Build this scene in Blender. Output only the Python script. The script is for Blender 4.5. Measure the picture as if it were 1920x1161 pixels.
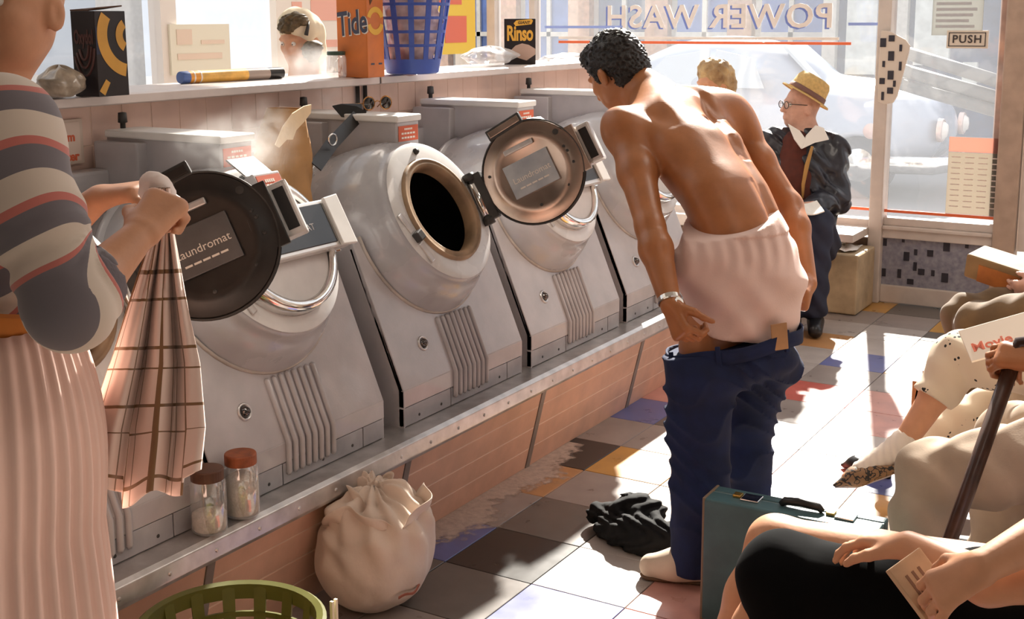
import bpy, bmesh, math, random
import numpy as np
from mathutils import Vector, Matrix, Euler
random.seed(7)
PI = math.pi
scene = bpy.context.scene
COL = scene.collection
for o in list(bpy.data.objects):
    bpy.data.objects.remove(o)

# ------------------------------------------------------------------ camera
F_PX, CX, CY = 2350.0, 960.0, 463.0
YAW, PITCH, ROLL, EYE = math.radians(31), math.radians(10.33), math.radians(0.29), 1.6
cf = Vector((-math.sin(YAW) * math.cos(PITCH), math.cos(YAW) * math.cos(PITCH), -math.sin(PITCH)))
cr = Vector((math.cos(YAW), math.sin(YAW), 0))
cu = cr.cross(cf)
cr, cu = cr * math.cos(ROLL) - cu * math.sin(ROLL), cu * math.cos(ROLL) + cr * math.sin(ROLL)
cam_data = bpy.data.cameras.new('camera')
cam = bpy.data.objects.new('camera', cam_data)
COL.objects.link(cam)
scene.camera = cam
m = Matrix.Identity(4)
for i in range(3):
    m[i][0], m[i][1], m[i][2] = cr[i], cu[i], -cf[i]
m[2][3] = EYE
cam.matrix_world = m
cam_data.sensor_fit = 'HORIZONTAL'
cam_data.sensor_width = 36.0
cam_data.lens = F_PX / 1920 * 36
cam_data.shift_x = 0
cam_data.shift_y = (CY - 1161 / 2) / 1920
cam_data.clip_start = 0.02

# ------------------------------------------------------------------ world, sun, added fill lamps, exposure
world = bpy.data.worlds.new('hazy_sky')
scene.world = world
world.use_nodes = True
wn = world.node_tree
bg = wn.nodes['Background']
bg.inputs['Color'].default_value = (0.87, 0.92, 1.0, 1)
bg.inputs['Strength'].default_value = 0.9
SUN_AZ, SUN_EL = math.radians(-15.6), math.radians(33.5)
sd = Vector((math.sin(SUN_AZ) * math.cos(SUN_EL), math.cos(SUN_AZ) * math.cos(SUN_EL), math.sin(SUN_EL)))
sun_data = bpy.data.lights.new('sun', 'SUN')
sun_data.energy = 17.0
sun_data.angle = math.radians(1.3)
sun_data.color = (1.0, 0.94, 0.84)
sun = bpy.data.objects.new('sun', sun_data)
COL.objects.link(sun)
sun.rotation_euler = (-sd).to_track_quat('-Z', 'Y').to_euler()
FILL_LAMPS = [(0.3, -0.6, 3), (0.2, 1.8, 6), (-0.4, 4.6, 16), (-3.7, 2.2, 4), (-3.7, 5.0, 8)]  # unseen lamps, added to fill the room with soft light
FILL_LAMP_Z = 3.4
for i, (lx, ly, e) in enumerate(FILL_LAMPS):
    ld = bpy.data.lights.new('fill_light', 'AREA')
    ld.shape = 'RECTANGLE'
    ld.size, ld.size_y = 0.5, 1.5
    ld.energy = e
    ld.color = (1.0, 0.89, 0.78)
    lo = bpy.data.objects.new('fill_light', ld)
    COL.objects.link(lo)
    lo.location = (lx, ly, FILL_LAMP_Z - 0.13)
scene.view_settings.view_transform = 'Standard'
scene.view_settings.look = 'None'
scene.view_settings.gamma = 1.0
scene.view_settings.use_curve_mapping = False
scene.view_settings.exposure = 0.2
scene.cycles.max_bounces = 6
scene.cycles.diffuse_bounces = 4
scene.cycles.adaptive_threshold = 0.035
scene.cycles.volume_step_rate = 4.0
scene.cycles.volume_max_steps = 48
scene.cycles.glossy_bounces = 4
scene.cycles.transparent_max_bounces = 12
scene.cycles.volume_bounces = 1
scene.cycles.sample_clamp_indirect = 6.0
scene.cycles.use_denoising = True


def W(x, y, d):
    """point of the room seen at photo pixel x, y, at d metres along the optical axis"""
    return Vector((0, 0, EYE)) + (cf * F_PX + cr * (x - CX) - cu * (y - CY)) * (d / F_PX)


def OZ(x, y, z):
    """point at height z seen at photo pixel x, y"""
    v = cf * F_PX + cr * (x - CX) - cu * (y - CY)
    return Vector((0, 0, EYE)) + v * ((z - EYE) / v.z)


def OY(x, y, Y):
    v = cf * F_PX + cr * (x - CX) - cu * (y - CY)
    return Vector((0, 0, EYE)) + v * (Y / v.y)


# ------------------------------------------------------------------ helpers: materials
MATS = {}


def mat(name, col, rough=0.55, metal=0.0, var=0.0, scale=14.0, bump=0.0, bscale=60.0, spec=0.4, col2=None, emit=0.0,
        trans=0.0, sheen=0.0, coat=0.0, world=False):
    if name in MATS:
        return MATS[name]
    M = bpy.data.materials.new(name)
    M.use_nodes = True
    nt = M.node_tree
    b = nt.nodes['Principled BSDF']
    b.inputs['Roughness'].default_value = rough
    b.inputs['Metallic'].default_value = metal
    b.inputs['Specular IOR Level'].default_value = spec
    b.inputs['Transmission Weight'].default_value = trans
    b.inputs['Sheen Weight'].default_value = sheen
    b.inputs['Coat Weight'].default_value = coat
    c = (*col, 1)
    tc = nt.nodes.new('ShaderNodeTexCoord')
    co_ = nt.nodes.new('ShaderNodeNewGeometry').outputs['Position'] if world else tc.outputs['Object']
    if var > 0 or col2:
        n = nt.nodes.new('ShaderNodeTexNoise')
        n.inputs['Scale'].default_value = scale
        n.inputs['Detail'].default_value = 6
        nt.links.new(co_, n.inputs['Vector'])
        r = nt.nodes.new('ShaderNodeValToRGB')
        r.color_ramp.elements[0].position = 0.32
        r.color_ramp.elements[1].position = 0.68
        if col2:
            r.color_ramp.elements[0].color = (*col2, 1)
            r.color_ramp.elements[1].color = c
        else:
            r.color_ramp.elements[0].color = (*[max(0, k * (1 - var)) for k in col], 1)
            r.color_ramp.elements[1].color = (*[min(1, k * (1 + var)) for k in col], 1)
        nt.links.new(n.outputs['Fac'], r.inputs['Fac'])
        nt.links.new(r.outputs['Color'], b.inputs['Base Color'])
        rr = nt.nodes.new('ShaderNodeMapRange')
        rr.inputs['To Min'].default_value = max(0.02, rough - 0.08)
        rr.inputs['To Max'].default_value = min(1, rough + 0.08)
        nt.links.new(n.outputs['Fac'], rr.inputs['Value'])
        nt.links.new(rr.outputs['Result'], b.inputs['Roughness'])
    else:
        b.inputs['Base Color'].default_value = c
    if bump > 0:
        n2 = nt.nodes.new('ShaderNodeTexNoise')
        n2.inputs['Scale'].default_value = bscale
        n2.inputs['Detail'].default_value = 4
        nt.links.new(co_, n2.inputs['Vector'])
        bp = nt.nodes.new('ShaderNodeBump')
        bp.inputs['Strength'].default_value = bump
        bp.inputs['Distance'].default_value = 0.01
        nt.links.new(n2.outputs['Fac'], bp.inputs['Height'])
        nt.links.new(bp.outputs['Normal'], b.inputs['Normal'])
    if emit > 0:
        b.inputs['Emission Color'].default_value = c
        b.inputs['Emission Strength'].default_value = emit
    MATS[name] = M
    return M


def mix_mat(name, col, transp, rough=0.3, kind='translucent', gloss=0.06):
    """thin sheets: clear part, a scattering part and a little gloss"""
    if name in MATS:
        return MATS[name]
    M = bpy.data.materials.new(name)
    M.use_nodes = True
    nt = M.node_tree
    for n in list(nt.nodes):
        nt.nodes.remove(n)
    out = nt.nodes.new('ShaderNodeOutputMaterial')
    tr = nt.nodes.new('ShaderNodeBsdfTransparent')
    sc = nt.nodes.new('ShaderNodeBsdfTranslucent' if kind == 'translucent' else 'ShaderNodeBsdfDiffuse')
    sc.inputs['Color'].default_value = (*col, 1)
    gl = nt.nodes.new('ShaderNodeBsdfGlossy')
    gl.inputs['Roughness'].default_value = rough
    m1 = nt.nodes.new('ShaderNodeMixShader')
    m1.inputs[0].default_value = transp
    m2 = nt.nodes.new('ShaderNodeMixShader')
    m2.inputs[0].default_value = gloss
    nt.links.new(sc.outputs[0], m1.inputs[1])
    nt.links.new(tr.outputs[0], m1.inputs[2])
    nt.links.new(m1.outputs[0], m2.inputs[1])
    nt.links.new(gl.outputs[0], m2.inputs[2])
    nt.links.new(m2.outputs[0], out.inputs[0])
    MATS[name] = M
    return M


# ------------------------------------------------------------------ helpers: objects
def tag(o, label=None, cat=None, group=None, kind=None):
    if label:
        o['label'] = label
    if cat:
        o['category'] = cat
    if group:
        o['group'] = group
    if kind:
        o['kind'] = kind
    return o


def empty(name, loc, label=None, cat=None, group=None, kind=None):
    o = bpy.data.objects.new(name, None)
    o.empty_display_size = 0.1
    COL.objects.link(o)
    o.location = loc
    return tag(o, label, cat, group, kind)


def link(name, me, material, parent=None, smooth=False):
    o = bpy.data.objects.new(name, me)
    COL.objects.link(o)
    if material is not None and len(me.materials) == 0:
        me.materials.append(material)
    if smooth:
        me.polygons.foreach_set('use_smooth', [True] * len(me.polygons))
    if parent is not None:
        o.parent = parent
        o.matrix_parent_inverse = Matrix.Translation(-gloc(parent))
    return o


def gloc(o):
    v = Vector(o.location)
    if o.parent is not None:
        # children keep world coordinates in their meshes (translations only)
        return gloc(o.parent) + v if o.get('_local') else v
    return v


class MB:
    """collects geometry in world coordinates; build() makes one mesh object"""

    def __init__(self):
        self.v, self.f = [], []

    def add(self, vs, fs):
        n = len(self.v)
        self.v += [tuple(p) for p in vs]
        self.f += [tuple(i + n for i in f) for f in fs]
        return self

    def box(self, lo, hi, M=None):
        (a, b, c), (d, e, f) = lo, hi
        vs = [Vector(p) for p in [(a, b, c), (d, b, c), (d, e, c), (a, e, c), (a, b, f), (d, b, f), (d, e, f), (a, e, f)]]
        if M is not None:
            vs = [M @ p for p in vs]
        return self.add(vs, [(0, 3, 2, 1), (4, 5, 6, 7), (0, 1, 5, 4), (1, 2, 6, 5), (2, 3, 7, 6), (3, 0, 4, 7)])

    def lathe(self, prof, M=None, seg=32, close=False, a0=0.0, a1=2 * PI):
        full = abs(a1 - a0 - 2 * PI) < 1e-6
        n = seg if full else seg + 1
        vs, fs = [], []
        for (r, z) in prof:
            for i in range(n):
                t = a0 + (a1 - a0) * i / seg
                p = Vector((r * math.cos(t), r * math.sin(t), z))
                vs.append(M @ p if M is not None else p)
        k = len(prof)
        for j in range(k - 1 + (1 if close else 0)):
            j2 = (j + 1) % k
            for i in range(seg):
                i2 = (i + 1) % n
                fs.append((j * n + i, j * n + i2, j2 * n + i2, j2 * n + i))
        return self.add(vs, fs)

    def tube(self, pts, rad, seg=8, cap=True, closed=False, flat=None):
        pts = [Vector(p) for p in pts]
        n = len(pts)
        if not hasattr(rad, '__len__'):
            rad = [rad] * n
        vs, fs = [], []
        up = None
        for i, p in enumerate(pts):
            t = (pts[(i + 1) % n] - pts[i - 1]) if closed else (pts[min(i + 1, n - 1)] - pts[max(i - 1, 0)])
            t.normalize()
            if up is None:
                up = t.orthogonal().normalized() if flat is None else Vector(flat)
            up = (up - t * up.dot(t))
            if up.length < 1e-5:
                up = t.orthogonal()
            up.normalize()
            s = t.cross(up)
            for k in range(seg):
                a = 2 * PI * k / seg
                vs.append(p + (up * math.cos(a) + s * math.sin(a)) * rad[i])
        for i in range(n if closed else n - 1):
            j = (i + 1) % n
            for k in range(seg):
                k2 = (k + 1) % seg
                fs.append((i * seg + k, i * seg + k2, j * seg + k2, j * seg + k))
        if cap and not closed:
            fs.append(tuple(range(seg - 1, -1, -1)))
            fs.append(tuple(range((n - 1) * seg, n * seg)))
        return self.add(vs, fs)

    def grid(self, fn, nu, nv, wrap=False):
        vs = [fn(i / nu, j / nv) for j in range(nv + 1) for i in range(nu + (0 if wrap else 1))]
        n = nu if wrap else nu + 1
        fs = [(j * n + i, j * n + (i + 1) % n, (j + 1) * n + (i + 1) % n, (j + 1) * n + i) for j in range(nv) for i in range(nu)]
        return self.add(vs, fs)

    def poly(self, pts, off):
        """polygon extruded by the vector off"""
        n = len(pts)
        off = Vector(off)
        vs = [Vector(p) for p in pts] + [Vector(p) + off for p in pts]
        return self.add(vs, [tuple(range(n)), tuple(range(2 * n - 1, n - 1, -1))] + [(i, n + i, n + (i + 1) % n, (i + 1) % n) for i in range(n)])

    def mesh(self, name, bevel=0.0, seg=2):
        me = bpy.data.meshes.new(name)
        me.from_pydata(self.v, [], self.f)
        bm = bmesh.new()
        bm.from_mesh(me)
        bmesh.ops.recalc_face_normals(bm, faces=bm.faces)
        if bevel > 0:
            bmesh.ops.bevel(bm, geom=[e for e in bm.edges if len(e.link_faces) == 2 and e.calc_face_angle(0) > 0.5],
                            offset=bevel, segments=seg, affect='EDGES', profile=0.6, clamp_overlap=True)
        bm.to_mesh(me)
        bm.free()
        return me

    def build(self, name, material, parent=None, smooth=False, bevel=0.0, seg=2):
        return link(name, self.mesh(name, bevel, seg), material, parent, smooth)


def auto_smooth(o, ang=40):
    me = o.data
    bm = bmesh.new()
    bm.from_mesh(me)
    for f in bm.faces:
        f.smooth = True
    for e in bm.edges:
        if len(e.link_faces) == 2 and e.calc_face_angle(0) > math.radians(ang):
            e.smooth = False
    bm.to_mesh(me)
    bm.free()
    return o


def solidify(o, t):
    md = o.modifiers.new('thickness', 'SOLIDIFY')
    md.thickness = t
    md.offset = 0
    return o


def frame(o, x, y, z=None):
    """4x4 matrix from origin and axes"""
    x = Vector(x).normalized()
    y = Vector(y)
    y = (y - x * y.dot(x)).normalized()
    z = x.cross(y)
    M = Matrix.Identity(4)
    for i in range(3):
        M[i][0], M[i][1], M[i][2], M[i][3] = x[i], y[i], z[i], o[i]
    return M


def text(name, s, size, M, material, parent, extrude=0.001, bold=0.0, shear=0.0, xs=1.0, spacing=1.0, align='CENTER'):
    cu_ = bpy.data.curves.new(name, 'FONT')
    cu_.body = s
    cu_.size = size
    cu_.extrude = extrude
    cu_.offset = bold
    cu_.shear = shear
    cu_.space_character = spacing
    cu_.align_x = align
    cu_.align_y = 'CENTER'
    cu_.resolution_u = 3
    t = bpy.data.objects.new('tmp_text', cu_)
    COL.objects.link(t)
    dg = bpy.context.evaluated_depsgraph_get()
    me = bpy.data.meshes.new_from_object(t.evaluated_get(dg))
    bpy.data.objects.remove(t)
    me.transform(M @ Matrix.Diagonal((xs, 1, 1, 1)))
    me.name = name
    me.materials.clear()
    return link(name, me, material, parent)


# palette
m_white = mat('white_enamel', (0.74, 0.72, 0.69), 0.35, var=0.06, scale=9)
m_grey = mat('grey_enamel', (0.43, 0.405, 0.41), 0.33, var=0.12, scale=7, bump=0.04, bscale=120, coat=0.25)
m_drum = mat('drum_enamel', (0.42, 0.41, 0.425), 0.28, var=0.10, scale=5, bump=0.03, bscale=90, coat=0.35)
m_face = mat('drum_face_enamel', (0.60, 0.585, 0.57), 0.28, var=0.10, scale=8, coat=0.3)
m_dark = mat('dark_metal', (0.05, 0.047, 0.045), 0.45, metal=0.3, var=0.3)
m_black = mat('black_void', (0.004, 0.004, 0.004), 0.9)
m_chrome = mat('chrome', (0.75, 0.74, 0.72), 0.14, metal=1.0, var=0.12, scale=25)
m_copper = mat('door_inner_steel', (0.46, 0.36, 0.30), 0.24, metal=1.0, var=0.22, scale=9, bump=0.03, bscale=20)
m_gasket = mat('gasket_rubber', (0.30, 0.20, 0.12), 0.55, var=0.3, scale=12)
m_red = mat('red_sticker', (0.62, 0.12, 0.05), 0.5)
m_print = mat('white_print', (0.80, 0.74, 0.66), 0.6)
m_alu = mat('worn_aluminium', (0.58, 0.56, 0.55), 0.35, metal=0.75, var=0.18, scale=16, bump=0.08, bscale=40)
m_pinktile = mat('pink_tile', (0.66, 0.40, 0.29), 0.42, var=0.10, scale=11, bump=0.03)
m_bulktile = mat('dusty_pink_tile', (0.68, 0.48, 0.40), 0.5, var=0.10, scale=6, bump=0.03, world=True)
m_grout = mat('grout', (0.78, 0.62, 0.50), 0.8, var=0.1)
m_strip = mat('dark_strip', (0.22, 0.18, 0.165), 0.45, var=0.2)
m_ledge = mat('ledge_laminate', (0.66, 0.58, 0.55), 0.35, var=0.07, scale=8)
m_frame = mat('window_frame_paint', (0.62, 0.55, 0.50), 0.5, var=0.06)
m_jamb = mat('tan_jamb_paint', (0.42, 0.31, 0.24), 0.6, var=0.1)
m_wall = mat('tan_plaster', (0.32, 0.27, 0.24), 0.75, var=0.06, scale=4, bump=0.04)
m_ceil = mat('ceiling_white', (0.80, 0.76, 0.70), 0.8, var=0.04)
m_glass = mix_mat('hazy_window_glass', (0.93, 0.95, 1.0), 0.957, rough=0.03, gloss=0.03)  # scatter put into the glass as a haze that veils the street


# ------------------------------------------------------------------ helpers: smooth bodies from blended solids
def nz3(P, s, ph=0.0):
    x, y, z = P[..., 0] * s, P[..., 1] * s, P[..., 2] * s
    return (np.sin(x * 1.0 + 1.7 * np.sin(y * 1.3 + ph) + ph) + np.sin(y * 1.1 + 1.5 * np.sin(z * 1.2 + 2 * ph) + 1.3) + np.sin(z * 0.9 + 1.6 * np.sin(x * 1.4 + ph) + 2.1)) / 3


class SDF:
    def __init__(self, vx=0.006):
        self.vx = vx
        self.p = []
        self.post = []

    def cap(self, a, b, ra, rb=None, k=0.02, flat=None, q=1.0):
        """tapered round limb from a to b; flat = axis along which the section is squeezed to q"""
        self.p.append(('c', np.array(a, float), np.array(b, float), ra, ra if rb is None else rb, k, None if flat is None else np.array(Vector(flat).normalized()), q))
        return self

    def chain(self, pts, rad, k=0.02, flat=None, q=1.0):
        for i in range(len(pts) - 1):
            self.cap(pts[i], pts[i + 1], rad[i], rad[i + 1], k, flat, q)
        return self

    def ell(self, c, r, ax=None, k=0.02, sub=False):
        """ellipsoid, ax = 3x3 rows of its axes; sub carves it out"""
        A = np.eye(3) if ax is None else np.array([list(Vector(v).normalized()) for v in ax])
        self.p.append(('s' if sub else 'e', np.array(c, float), A, np.array(r, float), k))
        return self

    def cut(self, pt, n, rad=9.0):
        self.post.append(('cut', np.array(pt, float), np.array(Vector(n).normalized()), rad))
        return self

    def disp(self, fn):
        self.post.append(('d', fn))
        return self

    def bounds(self):
        lo, hi = np.full(3, 1e9), np.full(3, -1e9)
        for q in self.p:
            if q[0] == 'c':
                r = max(q[3], q[4])
                lo = np.minimum(lo, np.minimum(q[1], q[2]) - r)
                hi = np.maximum(hi, np.maximum(q[1], q[2]) + r)
            elif q[0] == 'e':
                r = max(q[3])
                lo = np.minimum(lo, q[1] - r)
                hi = np.maximum(hi, q[1] + r)
        return lo - 0.03, hi + 0.03

    def mesh(self, name):
        vx = self.vx
        lo, hi = self.bounds()
        n = np.ceil((hi - lo) / vx).astype(int) + 2
        G = np.full(n, 0.5, np.float32)
        for q in self.p:
            k = q[5] if q[0] == 'c' else q[4]
            if q[0] == 'c':
                r = max(q[3], q[4])
                a, b = np.minimum(q[1], q[2]) - r, np.maximum(q[1], q[2]) + r
            else:
                r = max(q[3])
                a, b = q[1] - r, q[1] + r
            mg = k + 3 * vx + 0.012
            i0 = np.maximum(0, np.floor((a - mg - lo) / vx).astype(int))
            i1 = np.minimum(n, np.ceil((b + mg - lo) / vx).astype(int) + 1)
            if np.any(i1 <= i0):
                continue
            ax_ = [lo[j] + vx * np.arange(i0[j], i1[j]) for j in range(3)]
            P = np.stack(np.meshgrid(*ax_, indexing='ij'), -1).astype(np.float32)
            if q[0] == 'c':
                A, B = q[1], q[2]
                d = B - A
                L = max(float(d @ d), 1e-9)
                t = np.clip(((P - A.astype(np.float32)) @ d.astype(np.float32)) / L, 0, 1)
                V = P - (A + t[..., None] * d).astype(np.float32)
                rr = q[3] + (q[4] - q[3]) * t
                if q[6] is not None:
                    h = V @ q[6].astype(np.float32)
                    D = np.sqrt(np.maximum((V * V).sum(-1) - h * h, 0) + (h / q[7]) ** 2)
                    f = (D - rr) * (0.5 + 0.5 * q[7])
                else:
                    f = np.sqrt((V * V).sum(-1)) - rr
            else:
                V = (P - q[1].astype(np.float32)) @ q[2].T.astype(np.float32)
                s = V / q[3].astype(np.float32)
                k0 = np.sqrt((s * s).sum(-1))
                k1 = np.sqrt(((s / q[3].astype(np.float32)) ** 2).sum(-1)) + 1e-6
                f = k0 * (k0 - 1) / k1
            sl_ = tuple(slice(i0[j], i1[j]) for j in range(3))
            g = G[sl_]
            if q[0] == 's':
                h = np.maximum(k - np.abs(g + f), 0) / k
                G[sl_] = np.maximum(g, -f) + h * h * k * 0.25
            else:
                h = np.maximum(k - np.abs(g - f), 0) / k
                G[sl_] = np.minimum(g, f) - h * h * k * 0.25
        if self.post:
            ax_ = [lo[j] + vx * np.arange(n[j]) for j in range(3)]
            P = np.stack(np.meshgrid(*ax_, indexing='ij'), -1).astype(np.float32)
            for q in self.post:
                if q[0] == 'cut':
                    V = P - q[1].astype(np.float32)
                    c = np.maximum(G, V @ q[2].astype(np.float32))
                    G = c if q[3] > 5 else np.where((V * V).sum(-1) < q[3] ** 2, c, G)
                else:
                    near = np.abs(G) < 0.06
                    G[near] += q[1](P[near]).astype(np.float32)
        G[0], G[-1] = 0.5, 0.5
        G[:, 0], G[:, -1] = 0.5, 0.5
        G[:, :, 0], G[:, :, -1] = 0.5, 0.5
        # surface nets
        ins = G < 0
        cs = [slice(0, -1), slice(1, None)]
        cnt = np.zeros(n - 1, np.int8)
        for a in (0, 1):
            for b in (0, 1):
                for c in (0, 1):
                    cnt += ins[cs[a], cs[b], cs[c]]
        cells = np.argwhere((cnt > 0) & (cnt < 8))
        idx = np.full(n - 1, -1, np.int32)
        idx[tuple(cells.T)] = np.arange(len(cells))
        acc = np.zeros((len(cells), 3))
        num = np.zeros(len(cells))
        cor = [np.array(o) for o in ((0, 0, 0), (1, 0, 0), (0, 1, 0), (1, 1, 0), (0, 0, 1), (1, 0, 1), (0, 1, 1), (1, 1, 1))]
        val = [G[tuple((cells + o).T)].astype(float) for o in cor]
        for i in range(8):
            for j in range(i + 1, 8):
                if np.abs(cor[i] - cor[j]).sum() != 1:
                    continue
                m_ = (val[i] < 0) != (val[j] < 0)
                t = val[i][m_] / (val[i][m_] - val[j][m_])
                acc[m_] += cor[i] + t[:, None] * (cor[j] - cor[i])
                num[m_] += 1
        V = lo + (cells + acc / num[:, None]) * vx
        quads = []
        for axn in range(3):
            s0 = [slice(None)] * 3
            s1 = [slice(None)] * 3
            s0[axn], s1[axn] = slice(0, -1), slice(1, None)
            A, B = ins[tuple(s0)], ins[tuple(s1)]
            e = np.argwhere(A != B)
            u_, v_ = [(1, 2), (2, 0), (0, 1)][axn]
            ok = (e[:, u_] > 0) & (e[:, v_] > 0)
            e = e[ok]
            du, dv = np.zeros(3, int), np.zeros(3, int)
            du[u_], dv[v_] = 1, 1
            q4 = np.stack([idx[tuple((e - du - dv).T)], idx[tuple((e - dv).T)], idx[tuple(e.T)], idx[tuple((e - du).T)]], 1)
            fl_ = A[tuple(e.T)]
            q4[~fl_] = q4[~fl_][:, ::-1]
            quads.append(q4)
        Q = np.concatenate(quads)
        Q = Q[(Q >= 0).all(1)]
        me = bpy.data.meshes.new(name)
        me.vertices.add(len(V))
        me.vertices.foreach_set('co', V.astype(np.float32).ravel())
        me.loops.add(len(Q) * 4)
        me.loops.foreach_set('vertex_index', Q.astype(np.int32).ravel())
        me.polygons.add(len(Q))
        me.polygons.foreach_set('loop_start', np.arange(0, len(Q) * 4, 4, dtype=np.int32))
        me.polygons.foreach_set('use_smooth', np.ones(len(Q), bool))
        me.update(calc_edges=True)
        me.validate()
        return me

    def build(self, name, material, parent=None):
        return link(name, self.mesh(name), material, parent)


def attr(o, name, fn):
    """per-vertex number from position, read by the material's Attribute node"""
    me = o.data
    co = np.zeros(len(me.vertices) * 3, np.float32)
    me.vertices.foreach_get('co', co)
    a = me.attributes.new(name, 'FLOAT', 'POINT')
    a.data.foreach_set('value', fn(co.reshape(-1, 3)).astype(np.float32))


def OX(x, y, X):
    v = cf * F_PX + cr * (x - CX) - cu * (y - CY)
    return Vector((0, 0, EYE)) + v * (X / v.x)


# ================================================================== THE SETTING
WY, LX, RX, BY, CZ = 7.06, -4.5, 1.5, -2.2, 5.3
TS = 0.298
# --- floor: slab plus loose vinyl tiles
fl = MB().box((LX - 0.1, BY - 0.1, -0.2), (RX + 0.1, WY + 0.06, -0.006)).build('floor', mat('floor_screed', (0.25, 0.23, 0.21), 0.7, var=0.1))
tag(fl, 'chequered vinyl tile floor of the launderette', None, None, 'structure')


def tile_mat(name, c, rough=0.3):
    M = mat(name, c, rough, var=0.13, scale=10, bump=0.02, bscale=14, spec=0.5, world=True)
    return M


TM = {'g': tile_mat('tile_grey', (0.30, 0.255, 0.235)), 'l': tile_mat('tile_pale_grey', (0.43, 0.385, 0.36)),
      'd': tile_mat('tile_dark_grey', (0.13, 0.115, 0.105)), 'k': tile_mat('tile_black', (0.022, 0.020, 0.018)),
      'y': tile_mat('tile_ochre', (0.52, 0.27, 0.06)), 'o': tile_mat('tile_orange_brown', (0.47, 0.24, 0.10)),
      'b': tile_mat('tile_blue', (0.12, 0.14, 0.34)), 'r': tile_mat('tile_red', (0.55, 0.13, 0.10)),
      'p': tile_mat('tile_pink', (0.60, 0.30, 0.25))}
seen = {(0, 0): 'k', (-1, 0): 'b', (0, 1): 'd', (-1, 1): 'g', (0, 2): 'g', (-1, 2): 'o', (0, 3): 'y', (-1, 3): 'k', (0, 4): 'g',
        (-1, 4): 'g', (-1, 5): 'b', (0, 5): 'd', (1, 7): 'r', (0, 7): 'd', (1, 6): 'g', (0, 8): 'l', (1, 8): 'g', (1, 9): 'b', (0, 9): 'l',
        (0, 10): 'o', (1, 10): 'l', (0, 11): 'l', (1, 11): 'l', (0, 12): 'g', (1, 12): 'g', (2, 11): 'd', (1, 13): 'd', (2, 13): 'o', (0, 13): 'y',
        (2, 0): 'p', (2, 1): 'l', (1, 1): 'l', (1, 0): 'l', (0, -1): 'd', (-1, -1): 'd', (0, -2): 'g', (1, -1): 'b', (1, -2): 'g', (2, -1): 'p'}
tile_me = {}
for k, M in TM.items():
    me = MB().box((0, 0, -0.006), (TS - 0.003, TS - 0.003, 0.0)).mesh('tile', 0.0012, 1)
    me.materials.append(M)
    tile_me[k] = me
rt = random.Random(3)
for i in range(-1, 9):
    for j in range(-5, 14):
        k = seen.get((i, j)) or rt.choice('llggllgdybroplgl')
        t = bpy.data.objects.new('tile', tile_me[k])
        COL.objects.link(t)
        t.parent = fl
        t.location = (-1.99 + i * TS, 2.918 + j * TS, rt.uniform(-0.0006, 0.0006))
# --- shell
tag(MB().box((LX - 0.1, BY - 0.1, CZ), (RX + 0.1, WY + 0.1, CZ + 0.1)).build('ceiling', m_ceil), 'high white ceiling', None, None, 'structure')
tag(MB().box((RX, BY, 0), (RX + 0.1, WY, CZ)).build('wall_right', m_wall), 'cream plaster wall behind the waiting seats', None, None, 'structure')
tag(MB().box((LX, BY - 0.1, 0), (RX, BY, CZ)).build('wall_back', m_wall), 'cream plaster rear wall', None, None, 'structure')
wl = MB().box((LX - 0.1, BY, 0), (LX, WY, 0.7)).box((LX - 0.1, BY, 5.0), (LX, WY, CZ)).box((LX - 0.1, BY, 0.7), (LX, 1.6, 5.0))
tag(wl.build('wall_left', m_wall), 'low cream wall below the side windows', None, None, 'structure')
side_y = [1.6, 3.05, 4.35, 5.65, 6.98]
for i, (a, b) in enumerate(zip(side_y, side_y[1:])):
    w = empty('window_%d' % (i + 2), (LX - 0.05, (a + b) / 2, 0.7), 'tall side window behind the ledge', None, None, 'structure')
    fr = MB()
    for (y0, y1, z0, z1) in ((a, a + 0.05, 0.7, 5.0), (b - 0.05, b, 0.7, 5.0), (a, b, 0.7, 0.76), (a, b, 4.94, 5.0)):
        fr.box((LX - 0.09, y0, z0), (LX - 0.01, y1, z1))
    fr.build('frame', mat('white_frame', (0.75, 0.70, 0.66), 0.5), w)
    MB().box((LX - 0.053, a + 0.05, 0.76), (LX - 0.047, b - 0.05, 4.94)).build('pane', m_glass, w)
# --- shop front: low wall, ledge, frames
wf = MB().box((LX, WY, 0), (-1.86, WY + 0.08, 0.36)).box((LX, WY, 5.06), (RX, WY + 0.08, CZ)).box((-1.0, WY, 0), (RX, WY + 0.08, 0.36))
tag(wf.build('wall_front', mat('brown_dado', (0.24, 0.17, 0.13), 0.6, var=0.15)), 'brown dado wall below the shop window', None, None, 'structure')
tag(MB().box((-2.75, WY - 0.34, 0.385), (-1.87, WY + 0.08, 0.43)).box((-4.4, WY - 0.10, 0.36), (-2.75, WY + 0.08, 0.43)).build('trim_1', m_frame, None, False, 0.006), 'pale window ledge the waiting people sit on', None, None, 'structure')
wi = empty('window_1', (-3.1, WY, 0.43), 'large haze-veiled shop window with mirrored lettering', None, None, 'structure')
fr = MB()
for (x0, x1, z0, z1) in ((-4.42, -1.87, 0.43, 0.47), (-4.42, -1.87, 5.0, 5.06), (-4.42, -4.36, 0.43, 5.06), (-4.1, -4.06, 0.43, 5.06)):
    fr.box((x0, WY - 0.01, z0), (x1, WY + 0.07, z1))
fr.build('frame', m_frame, wi)
MB().box((-4.36, WY + 0.027, 0.47), (-1.87, WY + 0.033, 5.0)).build('pane', m_glass, wi)
m_letter = mat('window_lettering', (0.80, 0.74, 0.70), 0.5, var=0.08)
m_letblue = mat('window_lettering_blue', (0.18, 0.25, 0.62), 0.5)
m_stripe = mat('window_stripe_red', (0.80, 0.16, 0.06), 0.5)
m_paleblue = mat('window_stripe_blue', (0.30, 0.40, 0.80), 0.5)
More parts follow.
